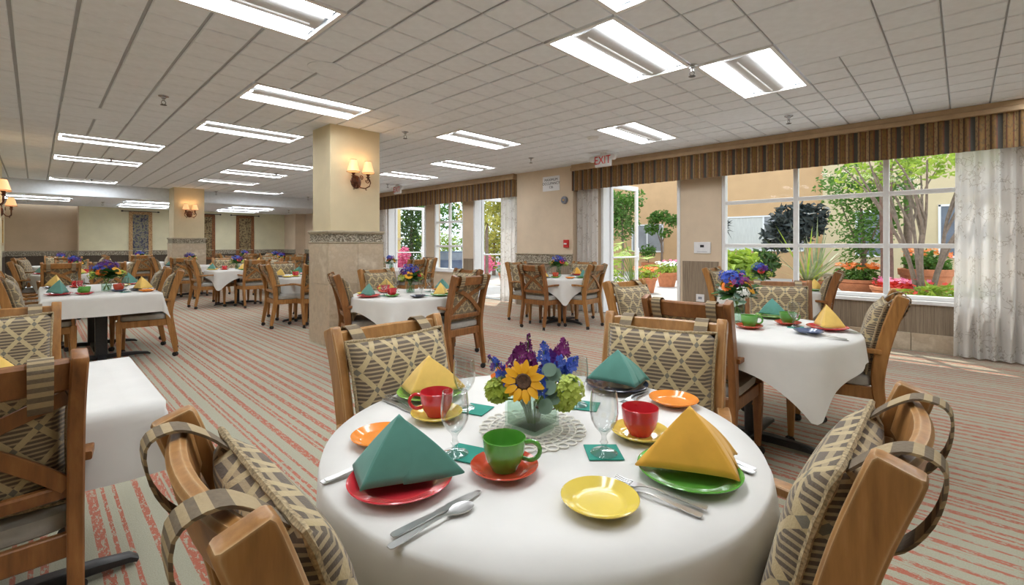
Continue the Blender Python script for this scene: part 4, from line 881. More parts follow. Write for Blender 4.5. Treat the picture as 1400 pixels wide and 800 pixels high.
setting(x, y, 90, T, 'far-right', 'navy', 'teal', 'orange', None, None, o=dict(plate=(.045,-.03), side=(-.181,-.012), glass=(.034,.226), coaster=(.016,.208), crot=25, nrot=-140, cut=[('spoon', spoon_me, -.075, .05, 12), ('fork', fork_me, -.060, .03, 6)]), nk=1)
foreground_bouquet()
# right-hand round table
T = 'the right-hand round table'; x, y = 3.23, .98
round_table(T, x, y, 1)
ch(T, 'near-right', 3.66, .28, 8); ch(T, 'near-left', 2.50, 1.10, -90+3, 'wood_red'); ch(T, 'far-left', 3.42, 2.02, 180-8); ch(T, 'far-right', 4.35, 1.12, 90+18, 'wood_red')
setting(x, y, 0, T, 'near-right', 'red', 'yellow', 'blue', 'green', 'scarlet', rad=.43, o=dict(plate=(.18,.05), side=(-.06,.10), cup=(.20,.27), glass=(.13,.22), coaster=(.13,.21), nrot=10, nsc=1.15))
setting(x, y, 90, T, 'far-right', 'lime', 'teal', None, None, None, glass=False, cut=False, o=dict(nrot=150))
setting(x, y, -90, T, 'near-left', None, None, None, 'green', 'scarlet', glass=False, cut=False, rad=.25, o=dict(cup=(.02,.14), cuprot=44))
centrepiece(3.26, 1.08, T, 2, .5, 1.35, 1.15)
# against the window
T = 'the table against the big window'; x, y = 6.2, 1.66
round_table(T, x, y, 2)
ch(T, 'near-right', 6.2, .98, 6, 'wood_red'); ch(T, 'far-left', 6.15, 2.35, 180)
setting(x, y, 0, T, 'near-right', 'lime', 'yellow', None, None, None, cut=False, glass=False, o=dict(plate=(-.05,0), nrot=20)); setting(x, y, -90, T, 'near-left', 'red', 'teal', None, None, None, cut=False, glass=False)
centrepiece(6.25, 1.78, T, 0, 1.0, 1.0, 1.1)
# before the pier
T = 'the table before the pier'; x, y = 5.96, 4.70
round_table(T, x, y, 3)
ch(T, 'near-left', 5.14, 4.62, -90+2, 'wood_red'); ch(T, 'far-left', 5.75, 5.50, 180); ch(T, 'near-right', 5.93, 3.95, 4); ch(T, 'far-right', 6.70, 4.75, 90)
setting(x, y, -90, T, 'near-left', 'navy', 'yellow', None, 'scarlet', 'lime', cut=False); setting(x, y, 0, T, 'near-right', 'green', 'teal', 'orange', None, None, cut=False, o=dict(nrot=20)); setting(x, y, 90, T, 'far-right', 'red', 'amber', None, None, None, cut=False); setting(x, y, 180, T, 'far-left', 'lime', 'yellow', None, 'red', 'orange', cut=False)
centrepiece(5.98, 4.75, T, 0, 2.0, 1.25, 1.15)
# before the column
T = 'the table before the near column'; x, y = 2.77, 4.24
round_table(T, x, y, 2)
ch(T, 'near-left', 2.13, 4.62, -90-18, 'wood_red'); ch(T, 'far-left', 2.92, 5.16, 180+4); ch(T, 'far-right', 3.68, 4.32, 90, 'wood_red'); ch(T, 'near-right', 3.0, 3.47, 4, 'wood_red')
setting(x, y, -90, T, 'near-left', 'red', 'teal', 'yellow', 'red', 'green', cut=False, o=dict(nrot=-25)); setting(x, y, 0, T, 'near-right', 'green', 'yellow', 'navy', None, None, cut=False, o=dict(nrot=15, plate=(.12,.03), side=(-.13,.08))); setting(x, y, 90, T, 'far-right', 'orange', 'teal', None, None, None, cut=False); setting(x, y, 180, T, 'far-left', 'lime', 'yellow', None, 'red', 'scarlet', cut=False)
centrepiece(2.86, 4.33, T, 0, 0, .75, 1.15)
# by the far doors
T = 'the table by the far doors'; x, y = 5.4, 8.75
round_table(T, x, y, 1)
ch(T, 'near-right', 5.45, 7.95, 0); ch(T, 'far-right', 6.2, 8.6, 90); ch(T, 'far-left', 5.35, 9.55, 180)
setting(x, y, 0, T, 'near-right', 'orange', None, None, 'red', None, cut=False, glass=False); centrepiece(x-.1, y, T, 2, 1, .9, 1.1)
# left of the column
T = 'the table left of the near column'; x, y = 3.22, 7.9
round_table(T, x, y, 3)
ch(T, 'near-left', 2.42, 7.62, -90-3); ch(T, 'far-left', 3.05, 8.72, 180); ch(T, 'near-right', 3.05, 7.08, 0); ch(T, 'far-right', 4.0, 7.9, 90)
setting(x, y, -90, T, 'near-left', 'navy', 'yellow', 'yellow', 'red', 'yellow', cut=False, o=dict(side=(.205,.03))); setting(x, y, 180, T, 'far-left', 'red', 'teal', None, 'green', 'lime', cut=False)
centrepiece(3.32, 7.85, T, 2, 1.4, 1.2, 1.2)
# middle distance
T = 'the middle-distance round table'; x, y = 2.98, 11.0
round_table(T, x, y, 0)
ch(T, 'near-left', 2.12, 10.95, -90+4); ch(T, 'near-right', 3.12, 10.15, 2); ch(T, 'far-left', 2.95, 11.85, 180); ch(T, 'far-right', 3.8, 11.0, 90)
setting(x, y, -90, T, 'near-left', 'yellow', 'teal', 'orange', 'red', 'scarlet', cut=False); setting(x, y, 0, T, 'near-right', 'green', 'yellow', None, 'green', 'lime', cut=False, glass=False); setting(x, y, 90, T, 'far-right', 'red', 'teal', None, None, None, cut=False, glass=False)
centrepiece(x, y, T, 0, 2.4, .8, 1.1)
# before the far column
T = 'the table before the far column'; x, y = 2.72, 13.7
round_table(T, x, y, 1)
ch(T, 'near-right', 2.35, 12.75, -12); ch(T, 'far-right', 3.5, 13.6, 90); ch(T, 'near-left', 1.9, 13.7, -90)
setting(x, y, -90, T, 'near-left', 'navy', 'teal', None, 'green', None, cut=False, glass=False); setting(x, y, 90, T, 'far-right', 'orange', 'yellow', None, None, None, cut=False, glass=False)
centrepiece(x-.05, y, T, 0, .4, .8, 1.2)
# others in the background
for T, x, y, k, chairs, sets, cp in (
    ('the table behind the middle-distance one', 4.55, 12.9, 2, [('near-left',3.75,12.9,-90),('far-left',4.5,13.7,180),('near-right',4.6,12.1,0)], [(-90,'red','teal'),(0,'orange','yellow')], 1),
    ('the farthest right background table', 5.1, 15.0, 0, [('near-left',4.3,15.0,-90),('far-right',5.9,15.0,90),('near-right',5.15,14.2,0)], [(-90,'navy','yellow'),(0,'red',None)], 0),
    ('the table under the brown tapestry', 5.0, 17.6, 3, [('near-left',4.2,17.6,-90),('near-right',5.0,16.8,0),('far-right',5.8,17.6,90)], [(-90,'red','yellow')], 0),
    ('the table under the blue tapestry', 2.15, 17.4, 2, [('near-left',1.35,17.4,-90),('far-right',2.95,17.5,90),('near-right',2.1,16.6,0)], [(0,'red','teal')], 0),
    ('the table behind the long left one', .52, 11.6, 1, [('far-right',1.38,11.5,90),('near-left',-.30,11.75,-90),('near-right',.30,10.62,0),('near-right end',.86,10.4,-14),('far-left',.5,12.45,180)], [(0,'lime','yellow'),(-90,'red','teal'),(90,'orange','yellow')], 0),
    ('the farthest left table', .45, 15.9, 0, [('near-left',-.26,14.9,-110),('far-left',.4,16.7,180),('far-right',1.3,15.9,90),('near-right',.55,15.1,0)], [(0,'navy','teal'),(90,'red','yellow')], 1)):
    round_table(T, x, y, k)
    for p, a, b_, f in chairs: ch(T, p, a, b_, f)
    for f, pl_c, nc in sets: setting(x, y, f, T, POS[f % 360], pl_c, nc, None, 'green' if f else 'red', None, cut=False, glass=(f == 0))
    centrepiece(x, y, T, cp, x*3, .9, 1.2)
# long left table
T = 'the long left table'; x, y, a, bb = .50, 7.22, .46, .98
top_long = boxmesh('tabletop', [(-a+.01,a-.01,-bb+.01,bb-.01,-.03,-.004)], M['wood_red'], .006)
table_base('long rectangular pedestal table under a white cloth at the left', x, y, top_long, ped_s, ((0,-.5),(0,.5)))
one('tablecloth', cloth_rect(a, bb, .20, 3).mesh('tablecloth', M['cloth'], ang=180), 'white rectangular cloth draped over the long left table', 'tablecloth', (x, y, TZ), 0, 'white tablecloths')
ch(T, 'right front', 1.20, 6.62, 90-10); ch(T, 'right rear', 1.20, 7.42, 90-6); ch(T, 'left front', -.27, 6.72, -90); ch(T, 'left rear', -.30, 7.80, -90+4)
setting(x-.05, 6.68, -90, T, 'left front', 'red', 'teal', None, 'green', 'red', cut=False, rad=.28, o=dict(cup=(.09,.19), glass=(-.12,.17), coaster=(-.11,.17), nsc=1.2)); setting(x-.05, 7.78, -90, T, 'left rear', 'navy', 'yellow', None, 'red', 'scarlet', cut=False, rad=.28, o=dict(nsc=1.2, cup=(.09,.19), glass=(-.12,.17), coaster=(-.11,.17)))
setting(x+.08, 6.72, 90, T, 'right front', 'navy', 'yellow', 'orange', 'scarlet', 'blue', cut=False, rad=.27, o=dict(side=(-.20,-.02), cup=(.03,.20), glass=(-.13,.16), coaster=(-.12,.16), nsc=1.2)); setting(x+.08, 7.80, 90, T, 'right rear', 'red', 'teal', 'yellow', None, None, cut=False, rad=.27, o=dict(nsc=1.2))
centrepiece(.56, 6.92, T, 1, .3, .7, 1.3)
# left foreground table
T = 'the left foreground table'; x, y, a = -.14, 2.37, .44
top_sq = boxmesh('tabletop', [(-a+.01,a-.01,-a+.01,a-.01,-.03,-.004)], M['wood_red'], .006)
table_base('square pedestal table under a white cloth at the left foreground', x, y, top_sq, ped_s)
one('tablecloth', cloth_rect(a, a, .22, 5).mesh('tablecloth', M['cloth'], ang=180), 'white square cloth draped over the left foreground table', 'tablecloth', (x, y, TZ), 0, 'white tablecloths')
ch(T, 'near', -.14, 1.76, 0, 'wood_red'); ch(T, 'far', -.15, 3.33, 180)
setting(x, y, 180, T, 'far', 'lime', 'yellow', None, None, None, cut=False, rad=.26, glass=2, o=dict(glass=(.13,.10), nrot=30)); setting(x, y, 0, T, 'near', 'red', 'teal', None, None, None, cut=False, rad=.26, glass=False)
# ------------------------------------------------------------------ courtyard
ZG = -.05
M['paving'] = pm('concrete', (.44,.41,.38), .9, .12, 3); M['asphalt'] = pm('asphalt', (.20,.20,.21), .9, .15, 6)
M['stucco'] = plaster_mat('tan_stucco', (.60,.38,.20), .06); M['stucco2'] = plaster_mat('pale_stucco', (.62,.50,.31), .06); M['stucco3'] = plaster_mat('yellow_stucco', (.72,.56,.24), .06)
M['blind'] = streak_mat('vertical_blinds', (.50,.50,.47), (.72,.72,.68)); M['wpane'] = pm('window_dark', (.16,.18,.22), .15, .2, 2); M['wpane2'] = pm('window_grey', (.30,.31,.33), .15, .15, 2)
M['lf_mid'] = leaf_mat('leaf_mid', (.06,.16,.02), (.15,.30,.05)); M['lf_lime'] = leaf_mat('leaf_lime', (.22,.36,.03), (.42,.52,.08)); M['lf_dark'] = leaf_mat('leaf_purple', (.02,.03,.03), (.06,.075,.075), .1); M['lf_deep'] = leaf_mat('leaf_deep', (.03,.08,.02), (.09,.17,.04)); M['lf_grey'] = leaf_mat('leaf_flax', (.20,.25,.12), (.38,.40,.22), .2); M['lf_gold'] = leaf_mat('leaf_gold', (.30,.30,.04), (.50,.45,.10))
struct('ground_patio', boxmesh('patio', [(XW+.2, 24, -12, 16, -.3, ZG)], M['paving']), 'pale concrete courtyard paving', 'paving')
struct('ground_parking', boxmesh('parking', [(XW+.2, 60, 16, 60, -.9, -.62)], M['asphalt']), 'grey parking area beyond the far doors', 'ground')
bd = thing('apartment_building', 'tan stucco building across the courtyard', 'building', (20, 0, 0))
def part(nm, me): return obj(nm, me, bd)
part('wall', boxmesh('w', [(0,.4,3.6,15,-.3,7.5)], M['stucco'])); part('wall', boxmesh('w', [(-.35,.4,-12,3.6,-.3,7.5)], M['stucco2'])); part('plinth', boxmesh('w', [(-.03,0,3.6,15,ZG,.45)], M['stucco']))
def bwin(y0, y1, z0, z1, xf, mats):
    f = part('window', bars([(xf-.05,xf,y0,y0+.06,z0,z1),(xf-.05,xf,y1-.06,y1,z0,z1),(xf-.05,xf,y0,y1,z0,z0+.06),(xf-.05,xf,y0,y1,z1-.06,z1)]+[(xf-.045,xf,y0+(y1-y0)*k/len(mats)-.03,y0+(y1-y0)*k/len(mats)+.03,z0,z1) for k in range(1, len(mats))], M['white']))
    for k, m_ in enumerate(mats): obj('pane', boxmesh('p', [(xf-.02,xf-.005,y0+(y1-y0)*k/len(mats)+.03,y0+(y1-y0)*(k+1)/len(mats)-.03,z0+.05,z1-.05)], M[m_]), f)
bwin(4.2, 7.05, 1.0, 2.4, 0, ['wpane2','blind']); bwin(9.8, 11.4, .9, 2.2, 0, ['wpane2','wpane2']); bwin(1.75, 2.65, .85, 2.4, -.35, ['wpane']); bwin(-.5, .55, .85, 2.5, -.35, ['wpane'])
part('wall_lamp', MB().ball((-.08,3.48,3.36), .12, .16, .16).mesh('lamp', M['plast']))
def foliage(blobs, n, l, w, seed, up=.3):
    rr = random.Random(seed); mb = MB(); tot = sum(b[3]*b[4]*b[5] for b in blobs)
    for bx_ in blobs:
        for _ in range(max(6, int(n*bx_[3]*bx_[4]*bx_[5]/tot))):
            d = Vector((rr.gauss(0,1), rr.gauss(0,1), rr.gauss(0,1))).normalized(); k = rr.random()**.45
            c = Vector((bx_[0]+d.x*bx_[3]*k, bx_[1]+d.y*bx_[4]*k, bx_[2]+d.z*bx_[5]*k)); q = rr.uniform(.6, 1.25); a = Vector((rr.gauss(0,1), rr.gauss(0,1), rr.gauss(0,.6)+up)).normalized(); s_ = a.cross(Vector((rr.gauss(0,1), rr.gauss(0,1), rr.gauss(0,1)))).normalized(); nn = a.cross(s_)*(w*.3*q)
            mb.add([c-a*l*.5*q, c+s_*w*.5*q+nn, c+a*l*.5*q, c-s_*w*.5*q+nn], [(0,1,2,3)])
    return mb
def plant(nm, label, cat, loc, blobs, n, l, w, leaf, seed, trunks=(), bark='bark', up=.3, group=None, flower=None):
    t = thing(nm, label, cat, loc, 0, group)
    tag(obj('foliage', foliage(blobs, n, l, w, seed, up).mesh('foliage', M[leaf] if leaf in M else FL[leaf], False), t), kind='stuff')
    for pts, r0, r1 in trunks:
        sp_ = smooth_path(pts, 4); obj('trunk', MB().tube(sp_, [r0+(r1-r0)*k/(len(sp_)-1) for k in range(len(sp_))], 8).mesh('trunk', M[bark]), t)
    if flower:
        mb = MB(); rr = random.Random(seed+9)
        for _ in range(flower[1]):
            b_ = rr.choice(blobs); a = rr.uniform(0, 6.28); k = sqrt(rr.random()); floret(mb, (b_[0]+b_[3]*k*cos(a), b_[1]+b_[4]*k*sin(a), b_[2]+b_[5]*rr.uniform(.5, 1.15)), (rr.uniform(-1,.3), rr.uniform(-.6,.6), 1), flower[2], 5, rr)
        tag(obj('blossoms', mb.mesh('fl', FL[flower[0]]), t), kind='stuff')
    return t
def pot(label, x, y, r, h, z=ZG, bowl=False):
    t = thing('terracotta_pot', label, 'plant pot', (x, y, z), 0, 'terracotta pots')
    pr = [(0,0),(.70*r,0),(.93*r,h*.80)] if not bowl else [(0,0),(.6*r,0),(.88*r,h*.4),(.96*r,h*.75)]
    obj('pot_body', MB().lathe(pr+[(.90*r,h*.80),(.87*r,h*.70),(0,h*.70)], 28).mesh('pot', M['terra']), t); obj('pot_rim', MB().lathe([(.92*r,h*.79),(1.0*r,h*.80),(1.02*r,h*.99),(1.0*r,h),(.90*r,h),(.90*r,h*.79)], 28).mesh('rim', M['terra']), t)
    obj('soil', MB().lathe([(.89*r,h*.84),(0,h*.88)], 20).mesh('soil', M['seed']), t)
# seen through the near patio door
pot('terracotta pot with a small shrub by the tan wall', 18.2, 9.6, .30, .55); plant('small_shrub', 'small leafy shrub in the pot by the tan wall', 'plant', (18.2, 9.6, .4), [(0,0,.55,.35,.35,.35)], 220, .16, .08, 'lf_mid', 31, [([(0,0,0),(0,0,.5)], .02, .012)])
pot('terracotta pot holding the potted tree', 18.5, 9.15, .34, .55); plant('potted_tree', 'round-headed potted tree with bare trunk by the door', 'tree', (18.5, 9.15, .4), [(0,.45,1.55,.35,.32,.28),(0,-.5,1.85,.36,.32,.30),(.1,.1,2.05,.45,.40,.30),(-.1,-.2,1.35,.30,.30,.22),(0,.35,1.95,.30,.30,.22)], 900, .17, .08, 'lf_mid', 32, [([(0,0,0),(.03,0,.6),(0,.03,1.3)], .05, .04), ([(0,.03,.9),(.1,.3,1.5)], .025, .012), ([(0,0,.9),(-.1,-.3,1.5)], .025, .012)])
pot('terracotta pot of white flowers beyond the door', 13.7, 6.6, .32, .45); plant('white_bedding_flowers', 'white flowers over bright leaves in the pot beyond the door', 'flowers', (13.7, 6.6, .35), [(0,0,.12,.36,.36,.22)], 350, .12, .06, 'lf_lime', 33, flower=('white', 60, .05))
pot('terracotta pot of orange flowers just outside the door', 11.6, 6.2, .30, .42); plant('orange_bedding_flowers', 'orange flowers in the pot just outside the door', 'flowers', (11.6, 6.2, .32), [(0,0,.12,.36,.36,.18)], 260, .11, .05, 'lf_lime', 34, flower=('orange', 90, .045))
pot('terracotta pot half hidden by the door edge', 16.5, 7.75, .34, .5); plant('pink_bedding_flowers', 'pink and white flowers in the half-hidden pot', 'flowers', (16.5, 7.75, .40), [(0,0,.1,.36,.36,.16)], 200, .10, .05, 'lf_mid', 35, flower=('pink', 50, .05))
plant('leafy_tree', 'airy green tree left in the near door view', 'tree', (16.6, 9.9, ZG), [(0,0,2.4,.75,.75,1.0),(0,-.4,3.1,.6,.6,.5),(0,.5,2.9,.7,.7,.7)], 1500, .20, .10, 'lf_mid', 36, [([(0,0,0),(.05,0,1.2),(0,.05,2.6)], .06, .03)])
t = thing('philodendron', 'bright green large-lobed plant outside the door', 'plant', (10.1, 5.75, ZG))
lob = MB()
for k in range(7):
    u = k/6; ln = .15*(1-.55*u)+.04
    for s_ in (-1, 1):
        q = leaf_mb(ln, .030*(1-.3*u), .1, .2, 4, Matrix.Translation((0, .05+.30*u, -.06*u)) @ Matrix.Rotation(-s_*(1.25-.75*u), 4, 'Z')); lob.add(q.v, q.f)
lob.box(-.006,.006,0,.38,-.006,.0); q = leaf_mb(.12,.03,.1,.2,4,Matrix.Translation((0,.33,-.06))); lob.add(q.v, q.f); lob_me = lob.mesh('lobed_leaf', M['lf_lime'], False)
rr = random.Random(8)
for k in range(15):
    a = rr.uniform(0, 6.28); zt = rr.uniform(.55, 1.40); rd = rr.uniform(.15, .50); tip = (rd*cos(a), rd*sin(a), zt)
    obj('leaf_stalk', MB().tube(smooth_path([(0,0,.02),(rd*.3*cos(a), rd*.3*sin(a), zt*.6), tip], 3), .010, 5).mesh('stalk', M['stem']), t)
    q = obj('lobed_leaf', lob_me, t, tip); q.rotation_euler = (rr.uniform(-.5, .3), rr.uniform(-.3, .3), a-pi/2); q.scale = (rr.uniform(.8, 1.15),)*3
plant('low_shrub', 'green shrub low behind the open door glass', 'shrub', (10.6, 6.9, ZG), [(0,0,.5,.55,.55,.5),(.2,.3,.9,.4,.4,.4)], 500, .16, .07, 'lf_lime', 37, [([(0,0,0),(0,0,.6)], .03, .015)])
# seen through the big window
def multi(seed, n, h, r, z0=0):
    rr = random.Random(seed); out = []
    for k in range(n):
        a = 2*pi*k/n+rr.uniform(-.4, .4); s_ = rr.uniform(.5, 1.0)*r
        p = [(.06*cos(a), .06*sin(a), z0), (s_*.35*cos(a)+rr.uniform(-.08,.08), s_*.35*sin(a)+rr.uniform(-.08,.08), h*.35), (s_*.7*cos(a), s_*.7*sin(a), h*.65), (s_*1.25*cos(a), s_*1.25*sin(a), h)]
        out.append((p, .046, .014))
        for q in range(2):
            b_ = Vector(p[2]); a2 = a+rr.uniform(-1.2, 1.2); out.append(([tuple(Vector(p[1]).lerp(b_, .6+.3*q)), (b_.x+.35*cos(a2), b_.y+.35*sin(a2), h*.85), (b_.x+.75*cos(a2), b_.y+.75*sin(a2), h*1.02)], .028, .010))
    return out
plant('multi_stem_tree', 'many-stemmed bare-limbed tree at the right of the big window', 'tree', (12.4, .55, ZG), [(-.3,-.3,3.0,.9,.9,.45),(.5,.4,3.1,.8,.9,.5),(0,.9,2.8,.6,.6,.4)], 650, .16, .075, 'lf_lime', 41, multi(5, 8, 2.9, 1.05))
plant('leafy_tree', 'dense small-leaved green tree in the middle of the big window', 'tree', (14.2, 1.75, ZG), [(0,0,1.9,.75,.75,.75),(.1,.3,2.8,.7,.8,.6),(0,-.5,2.6,.6,.6,.7),(0,.1,1.2,.5,.5,.5)], 2300, .13, .06, 'lf_mid', 42, [([(0,0,0),(.05,0,1),(0,.05,2.2)], .07, .03), ([(0,0,.9),(.1,.5,2.4)], .03, .012), ([(0,0,1.0),(-.1,-.5,2.4)], .03, .012)])
t = thing('palm_trunk', 'thick reddish trunk behind the window mullion', 'tree', (13.72, 1.26, ZG)); obj('trunk', MB().tube(smooth_path([(0,0,0),(.02,0,1),(-.02,.02,2.2),(0,0,4.2)], 5), .12, 12).mesh('trunk', M['barkred']), t); tag(obj('foliage', foliage([(0,0,4.3,.9,.9,.5)], 300, .6, .06, 4).mesh('f', M['lf_mid'], False), t), kind='stuff')
t = thing('palm_trunk', 'slim pale trunk right of the reddish one', 'tree', (14.9, .95, ZG)); obj('trunk', MB().tube(smooth_path([(0,0,0),(.03,.02,1),(0,0,3.9)], 5), .09, 10).mesh('trunk', M['bark']), t); tag(obj('foliage', foliage([(0,0,4.0,.9,.9,.5)], 300, .5, .06, 6).mesh('f', M['lf_mid'], False), t), kind='stuff')
plant('dark_shrub', 'dark purple-leaved shrub behind the flax', 'shrub', (16.6, 3.75, ZG), [(0,0,1.95,.75,.8,.65),(0,-.45,2.2,.5,.45,.4),(0,.5,1.5,.5,.5,.5)], 900, .32, .15, 'lf_dark', 43, [([(0,0,0),(0,.05,1.6)], .05, .03)])
t = thing('flax_plant', 'flax with long arching grey-green blades in the window', 'plant', (14.6, 2.95, .15)); rr = random.Random(12)
for k in range(46):
    a = rr.uniform(0, 6.28); ln = rr.uniform(1.1, 2.15); lean = rr.uniform(.15, 1.15); bn = rr.uniform(.1, .55)
    b_ = MB().grid(1, 7, lambda u, v: ((u-.5)*.055*(1-v**3), lean*ln*v+.0, ln*v*(1-.25*lean)-bn*ln*v**2.4*lean))
    obj('blade', b_.mesh('blade', M['lf_grey'] if k % 3 else M['lf_lime'], False), t, (.10*cos(a), .10*sin(a), 0), a)
pot('low terracotta pot holding the flax', 14.6, 2.95, .42, .35, bowl=True)
plant('cordyline', 'small spiky dark plant at the left of the big window', 'plant', (18.3, 6.55, ZG), [(0,0,2.0,.25,.25,.3)], 60, .6, .05, 'lf_dark', 44, [([(0,0,0),(0,0,1.9)], .03, .025)])
plant('broadleaf_shrub', 'bright broad-leaved shrub low left in the big window', 'shrub', (13.2, 4.25, ZG), [(0,0,.65,.55,.6,.5),(0,.35,.85,.4,.4,.3)], 320, .34, .17, 'lf_lime', 45, [([(0,0,0),(0,0,.7)], .03, .02)])
plant('broadleaf_shrub', 'darker broad-leaved shrub beside the bright one', 'shrub', (14.3, 4.05, ZG), [(0,0,.75,.45,.45,.4)], 250, .26, .13, 'lf_deep', 46, [([(0,0,0),(0,0,.7)], .03, .02)])
pot('wide terracotta bowl of orange flowers in the window', 14.2, 1.85, .50, .36, .05, True); plant('orange_bedding_flowers', 'orange blooms in the wide terracotta bowl', 'flowers', (14.2, 1.85, .36), [(0,0,.18,.5,.5,.22)], 420, .14, .06, 'lf_mid', 47, flower=('orange', 110, .06))
pot('wide terracotta bowl of red flowers under the window mullion', 12.9, .92, .56, .36, .0, True); plant('red_bedding_flowers', 'red and pink low flowers in the second terracotta bowl', 'flowers', (12.9, .92, .30), [(0,0,.10,.52,.52,.12)], 350, .10, .05, 'red', 48, flower=('pink', 60, .05))
pot('tall terracotta pot behind the bowls', 14.4, .62, .50, .75); plant('green_bedding', 'leafy plant in the tall terracotta pot', 'plant', (14.4, .62, .62), [(0,0,.22,.45,.45,.28)], 400, .16, .07, 'lf_mid', 49, flower=('orange', 40, .06))
plant('ground_plants', 'bright leafy plants under the many-stemmed tree', 'plant', (11.8, .20, ZG), [(0,0,.30,.55,.6,.32),(0,.5,.22,.4,.4,.25)], 420, .26, .08, 'lf_lime', 50, flower=('red', 16, .05))
t = thing('stone_bench', 'small pale stone bench behind the flax', 'bench', (15.6, 2.35, ZG)); obj('bench_seat', bars([(-.2,.2,-.55,.55,.40,.50)], M['stone'], .01), t)
for s_ in (-1, 1): obj('bench_leg', bars([(-.16,.16,s_*.38-.08,s_*.38+.08,0,.40)], M['stone'], .01), t)
# seen through the far doors
t = thing('garden_wall', 'yellow stucco wall left of the far doors', 'wall', (12.2, 19.9, -.62)); obj('wall_body', boxmesh('w', [(-.25,.25,-.2,8,0,6)], M['stucco3']), t); obj('wall_cap', bars([(-.32,.32,-.27,8,2.1,2.2)], M['stucco2']), t)
plant('cypress', 'tall dark cypress beyond the far doors', 'tree', (14.2, 21.4, -.62), [(0,0,2.2,.8,.8,2.0),(0,0,4.6,.7,.7,1.8)], 2200, .22, .10, 'lf_deep', 61, [([(0,0,0),(0,0,3)], .12, .06)])
plant('cypress', 'second dark tree behind the far narrow window', 'tree', (14.6, 27.6, -.62), [(0,0,2.6,1.0,1.0,2.2),(.2,-.6,5.0,1.1,1.1,1.6)], 2200, .26, .12, 'lf_deep', 62, [([(0,0,0),(0,0,3)], .14, .06)])
plant('pink_shrub', 'magenta flowering shrub beyond the far left door', 'shrub', (11.6, 17.9, -.62), [(-.1,.2,1.0,.40,.40,.60),(0,.1,1.45,.28,.28,.35)], 520, .15, .10, 'pink', 63, [([(0,0,0),(0,0,.9)], .05, .03)])
plant('white_shrub', 'pale flowering hedge behind the parked car', 'shrub', (18.8, 24.2, -.62), [(0,0,1.7,1.3,1.3,.9),(1.3,-1.8,1.9,1.3,1.3,.9),(-1.2,1.6,1.8,1.3,1.3,.9)], 2400, .22, .11, 'lf_lime', 64, [([(0,0,0),(0,0,1.3)], .08, .05)], flower=('white', 260, .13))
plant('green_hedge', 'yellow-green bushes beyond the right far door', 'shrub', (13.6, 14.3, ZG), [(0,0,1.4,1.0,1.0,1.2),(.8,-1.2,2.2,1.0,1.1,1.2),(-.4,.9,2.8,.8,.8,1.0),(1.5,1.0,3.2,1.0,1.0,1.0)], 3000, .22, .10, 'lf_gold', 65, [([(0,0,0),(0,0,1.8)], .08, .05)])
plant('green_hedge', 'deep green bushes behind the yellow-green ones', 'shrub', (16.5, 15.2, ZG), [(0,0,1.6,1.6,1.8,1.6),(0,-.6,3.8,1.5,1.8,1.4)], 2600, .26, .12, 'lf_deep', 66, [([(0,0,0),(0,0,1.8)], .08, .05)])
t = thing('cordyline_palm', 'spiky cordyline palm on a slim trunk outside the far right door', 'palm', (11.2, 12.15, ZG)); obj('trunk', MB().tube(smooth_path([(0,0,0),(.03,.02,.9),(0,0,2.05)], 4), .06, 9).mesh('tr', M['bark']), t); rr = random.Random(21)
for k in range(44):
    a = rr.uniform(0, 6.28); el = rr.uniform(-.5, 1.3); ln = rr.uniform(.55, .85)
    obj('blade', MB().grid(1, 4, lambda u, v: ((u-.5)*.040*(1-v**2), ln*v*cos(el), ln*v*sin(el)-.12*v*v)).mesh('blade', M['lf_gold'], False), t, (0, 0, 2.05), a)
pot('terracotta pot outside the far right door', 10.6, 10.5, .30, .40); plant('pink_bedding_flowers', 'pink flowers in the pot outside the far right door', 'flowers', (10.6, 10.5, .28), [(0,0,.15,.36,.36,.22)], 260, .11, .05, 'lf_mid', 67, flower=('pink', 70, .05))
plant('pink_shrub', 'low pink bush beside the far right door', 'shrub', (11.9, 13.1, ZG), [(0,0,.55,.5,.5,.4)], 450, .12, .08, 'pink', 68, [([(0,0,0),(0,0,.4)], .03, .02)])
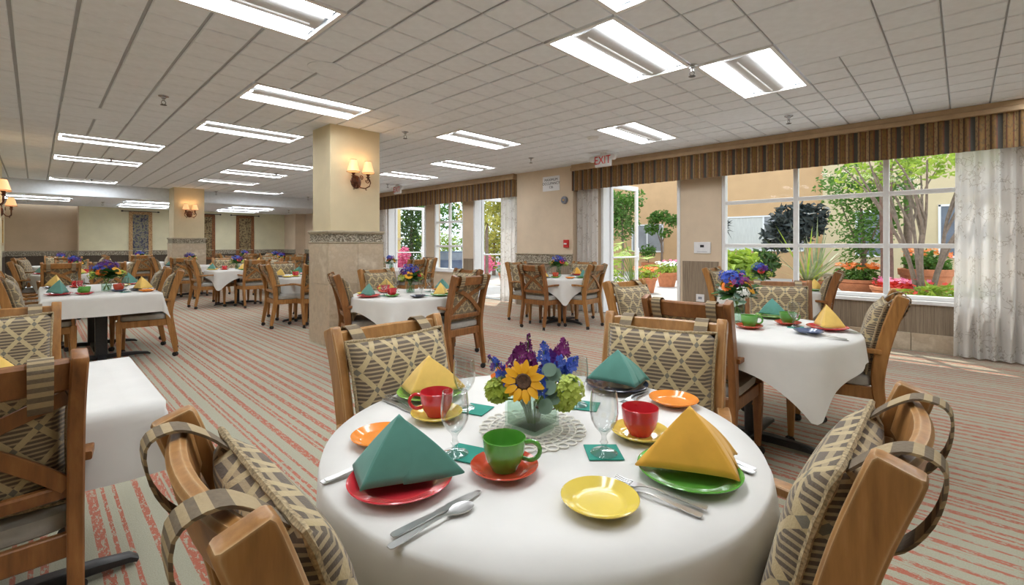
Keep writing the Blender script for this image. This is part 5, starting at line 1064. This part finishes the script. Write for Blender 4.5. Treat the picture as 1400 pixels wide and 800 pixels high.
for k, (x, y, sc, lf) in enumerate(((24, 33, 1.6, 'lf_mid'), (30, 30, 1.7, 'lf_deep'), (33, 24, 1.6, 'lf_mid'), (27.5, 24, 1.2, 'lf_deep'), (23.6, 18.4, 1.3, 'lf_mid'))):
    plant('background_tree', ['tall tree far behind the car, leftmost', 'tall dark tree far behind the car', 'tall tree far behind the hedge', 'dark tree beyond the building corner, farther', 'green tree beyond the building corner, nearer'][k], 'tree', (x, y, -.62), [(0,0,3*sc,2.0*sc,2.0*sc,1.8*sc),(.5,-.8,5*sc,1.6*sc,1.6*sc,1.2*sc)], 1800, .45, .22, lf, 70+k, [([(0,0,0),(0,0,3*sc)], .25, .12)])
# parked car
t = thing('parked_car', 'blue-grey parked car beyond the far window', 'car', (16.6, 21.3, -.62), RAD(35)); M['carp'] = pm('car_paint', (.12,.17,.28), .25, .05, coat=.6)
prof = [(-2.1,.35),(-2.15,.75),(-1.9,.95),(-1.2,1.02),(1.2,.98),(2.0,.80),(2.15,.55),(2.1,.32)]; b_ = MB(); n = len(prof)
b_.add([(s_*.86, y_, z_) for s_ in (-1, 1) for y_, z_ in prof], [tuple(range(n)), tuple(range(2*n-1, n-1, -1))]+[(k, (k+1) % n, n+(k+1) % n, n+k) for k in range(n)]); obj('body', b_.mesh('body', M['carp'], bevel=.05, seg=2), t)
prof2 = [(-1.75,.98),(-1.25,1.44),(.3,1.46),(1.05,.98)]; b_ = MB(); n = 4; b_.add([(s_*(.80 if z_ < 1.2 else .66), y_, z_) for s_ in (-1, 1) for y_, z_ in prof2], [tuple(range(n)), tuple(range(2*n-1, n-1, -1))]+[(k, (k+1) % n, n+(k+1) % n, n+k) for k in range(n)]); obj('cabin_glass', b_.mesh('cabin', M['wpane'], bevel=.03), t)
obj('roof', bars([(-.66,.66,-1.2,.28,1.43,1.49)], M['carp'], .02), t)
for s_ in (-1, 1):
    obj('tail_light', bars([(s_*.70-.14,s_*.70+.14,-2.18,-2.05,.70,.88)], M['fire'], .02), t)
    for y_ in (-1.35, 1.35): obj('wheel', MB().lathe([(.10,-.1),(.30,-.1),(.33,-.06),(.33,.06),(.30,.1),(.10,.1)], 20, Matrix.Translation((s_*.80, y_, .33)) @ Matrix.Rotation(pi/2, 4, 'Y')).mesh('wheel', M['caster']), t)
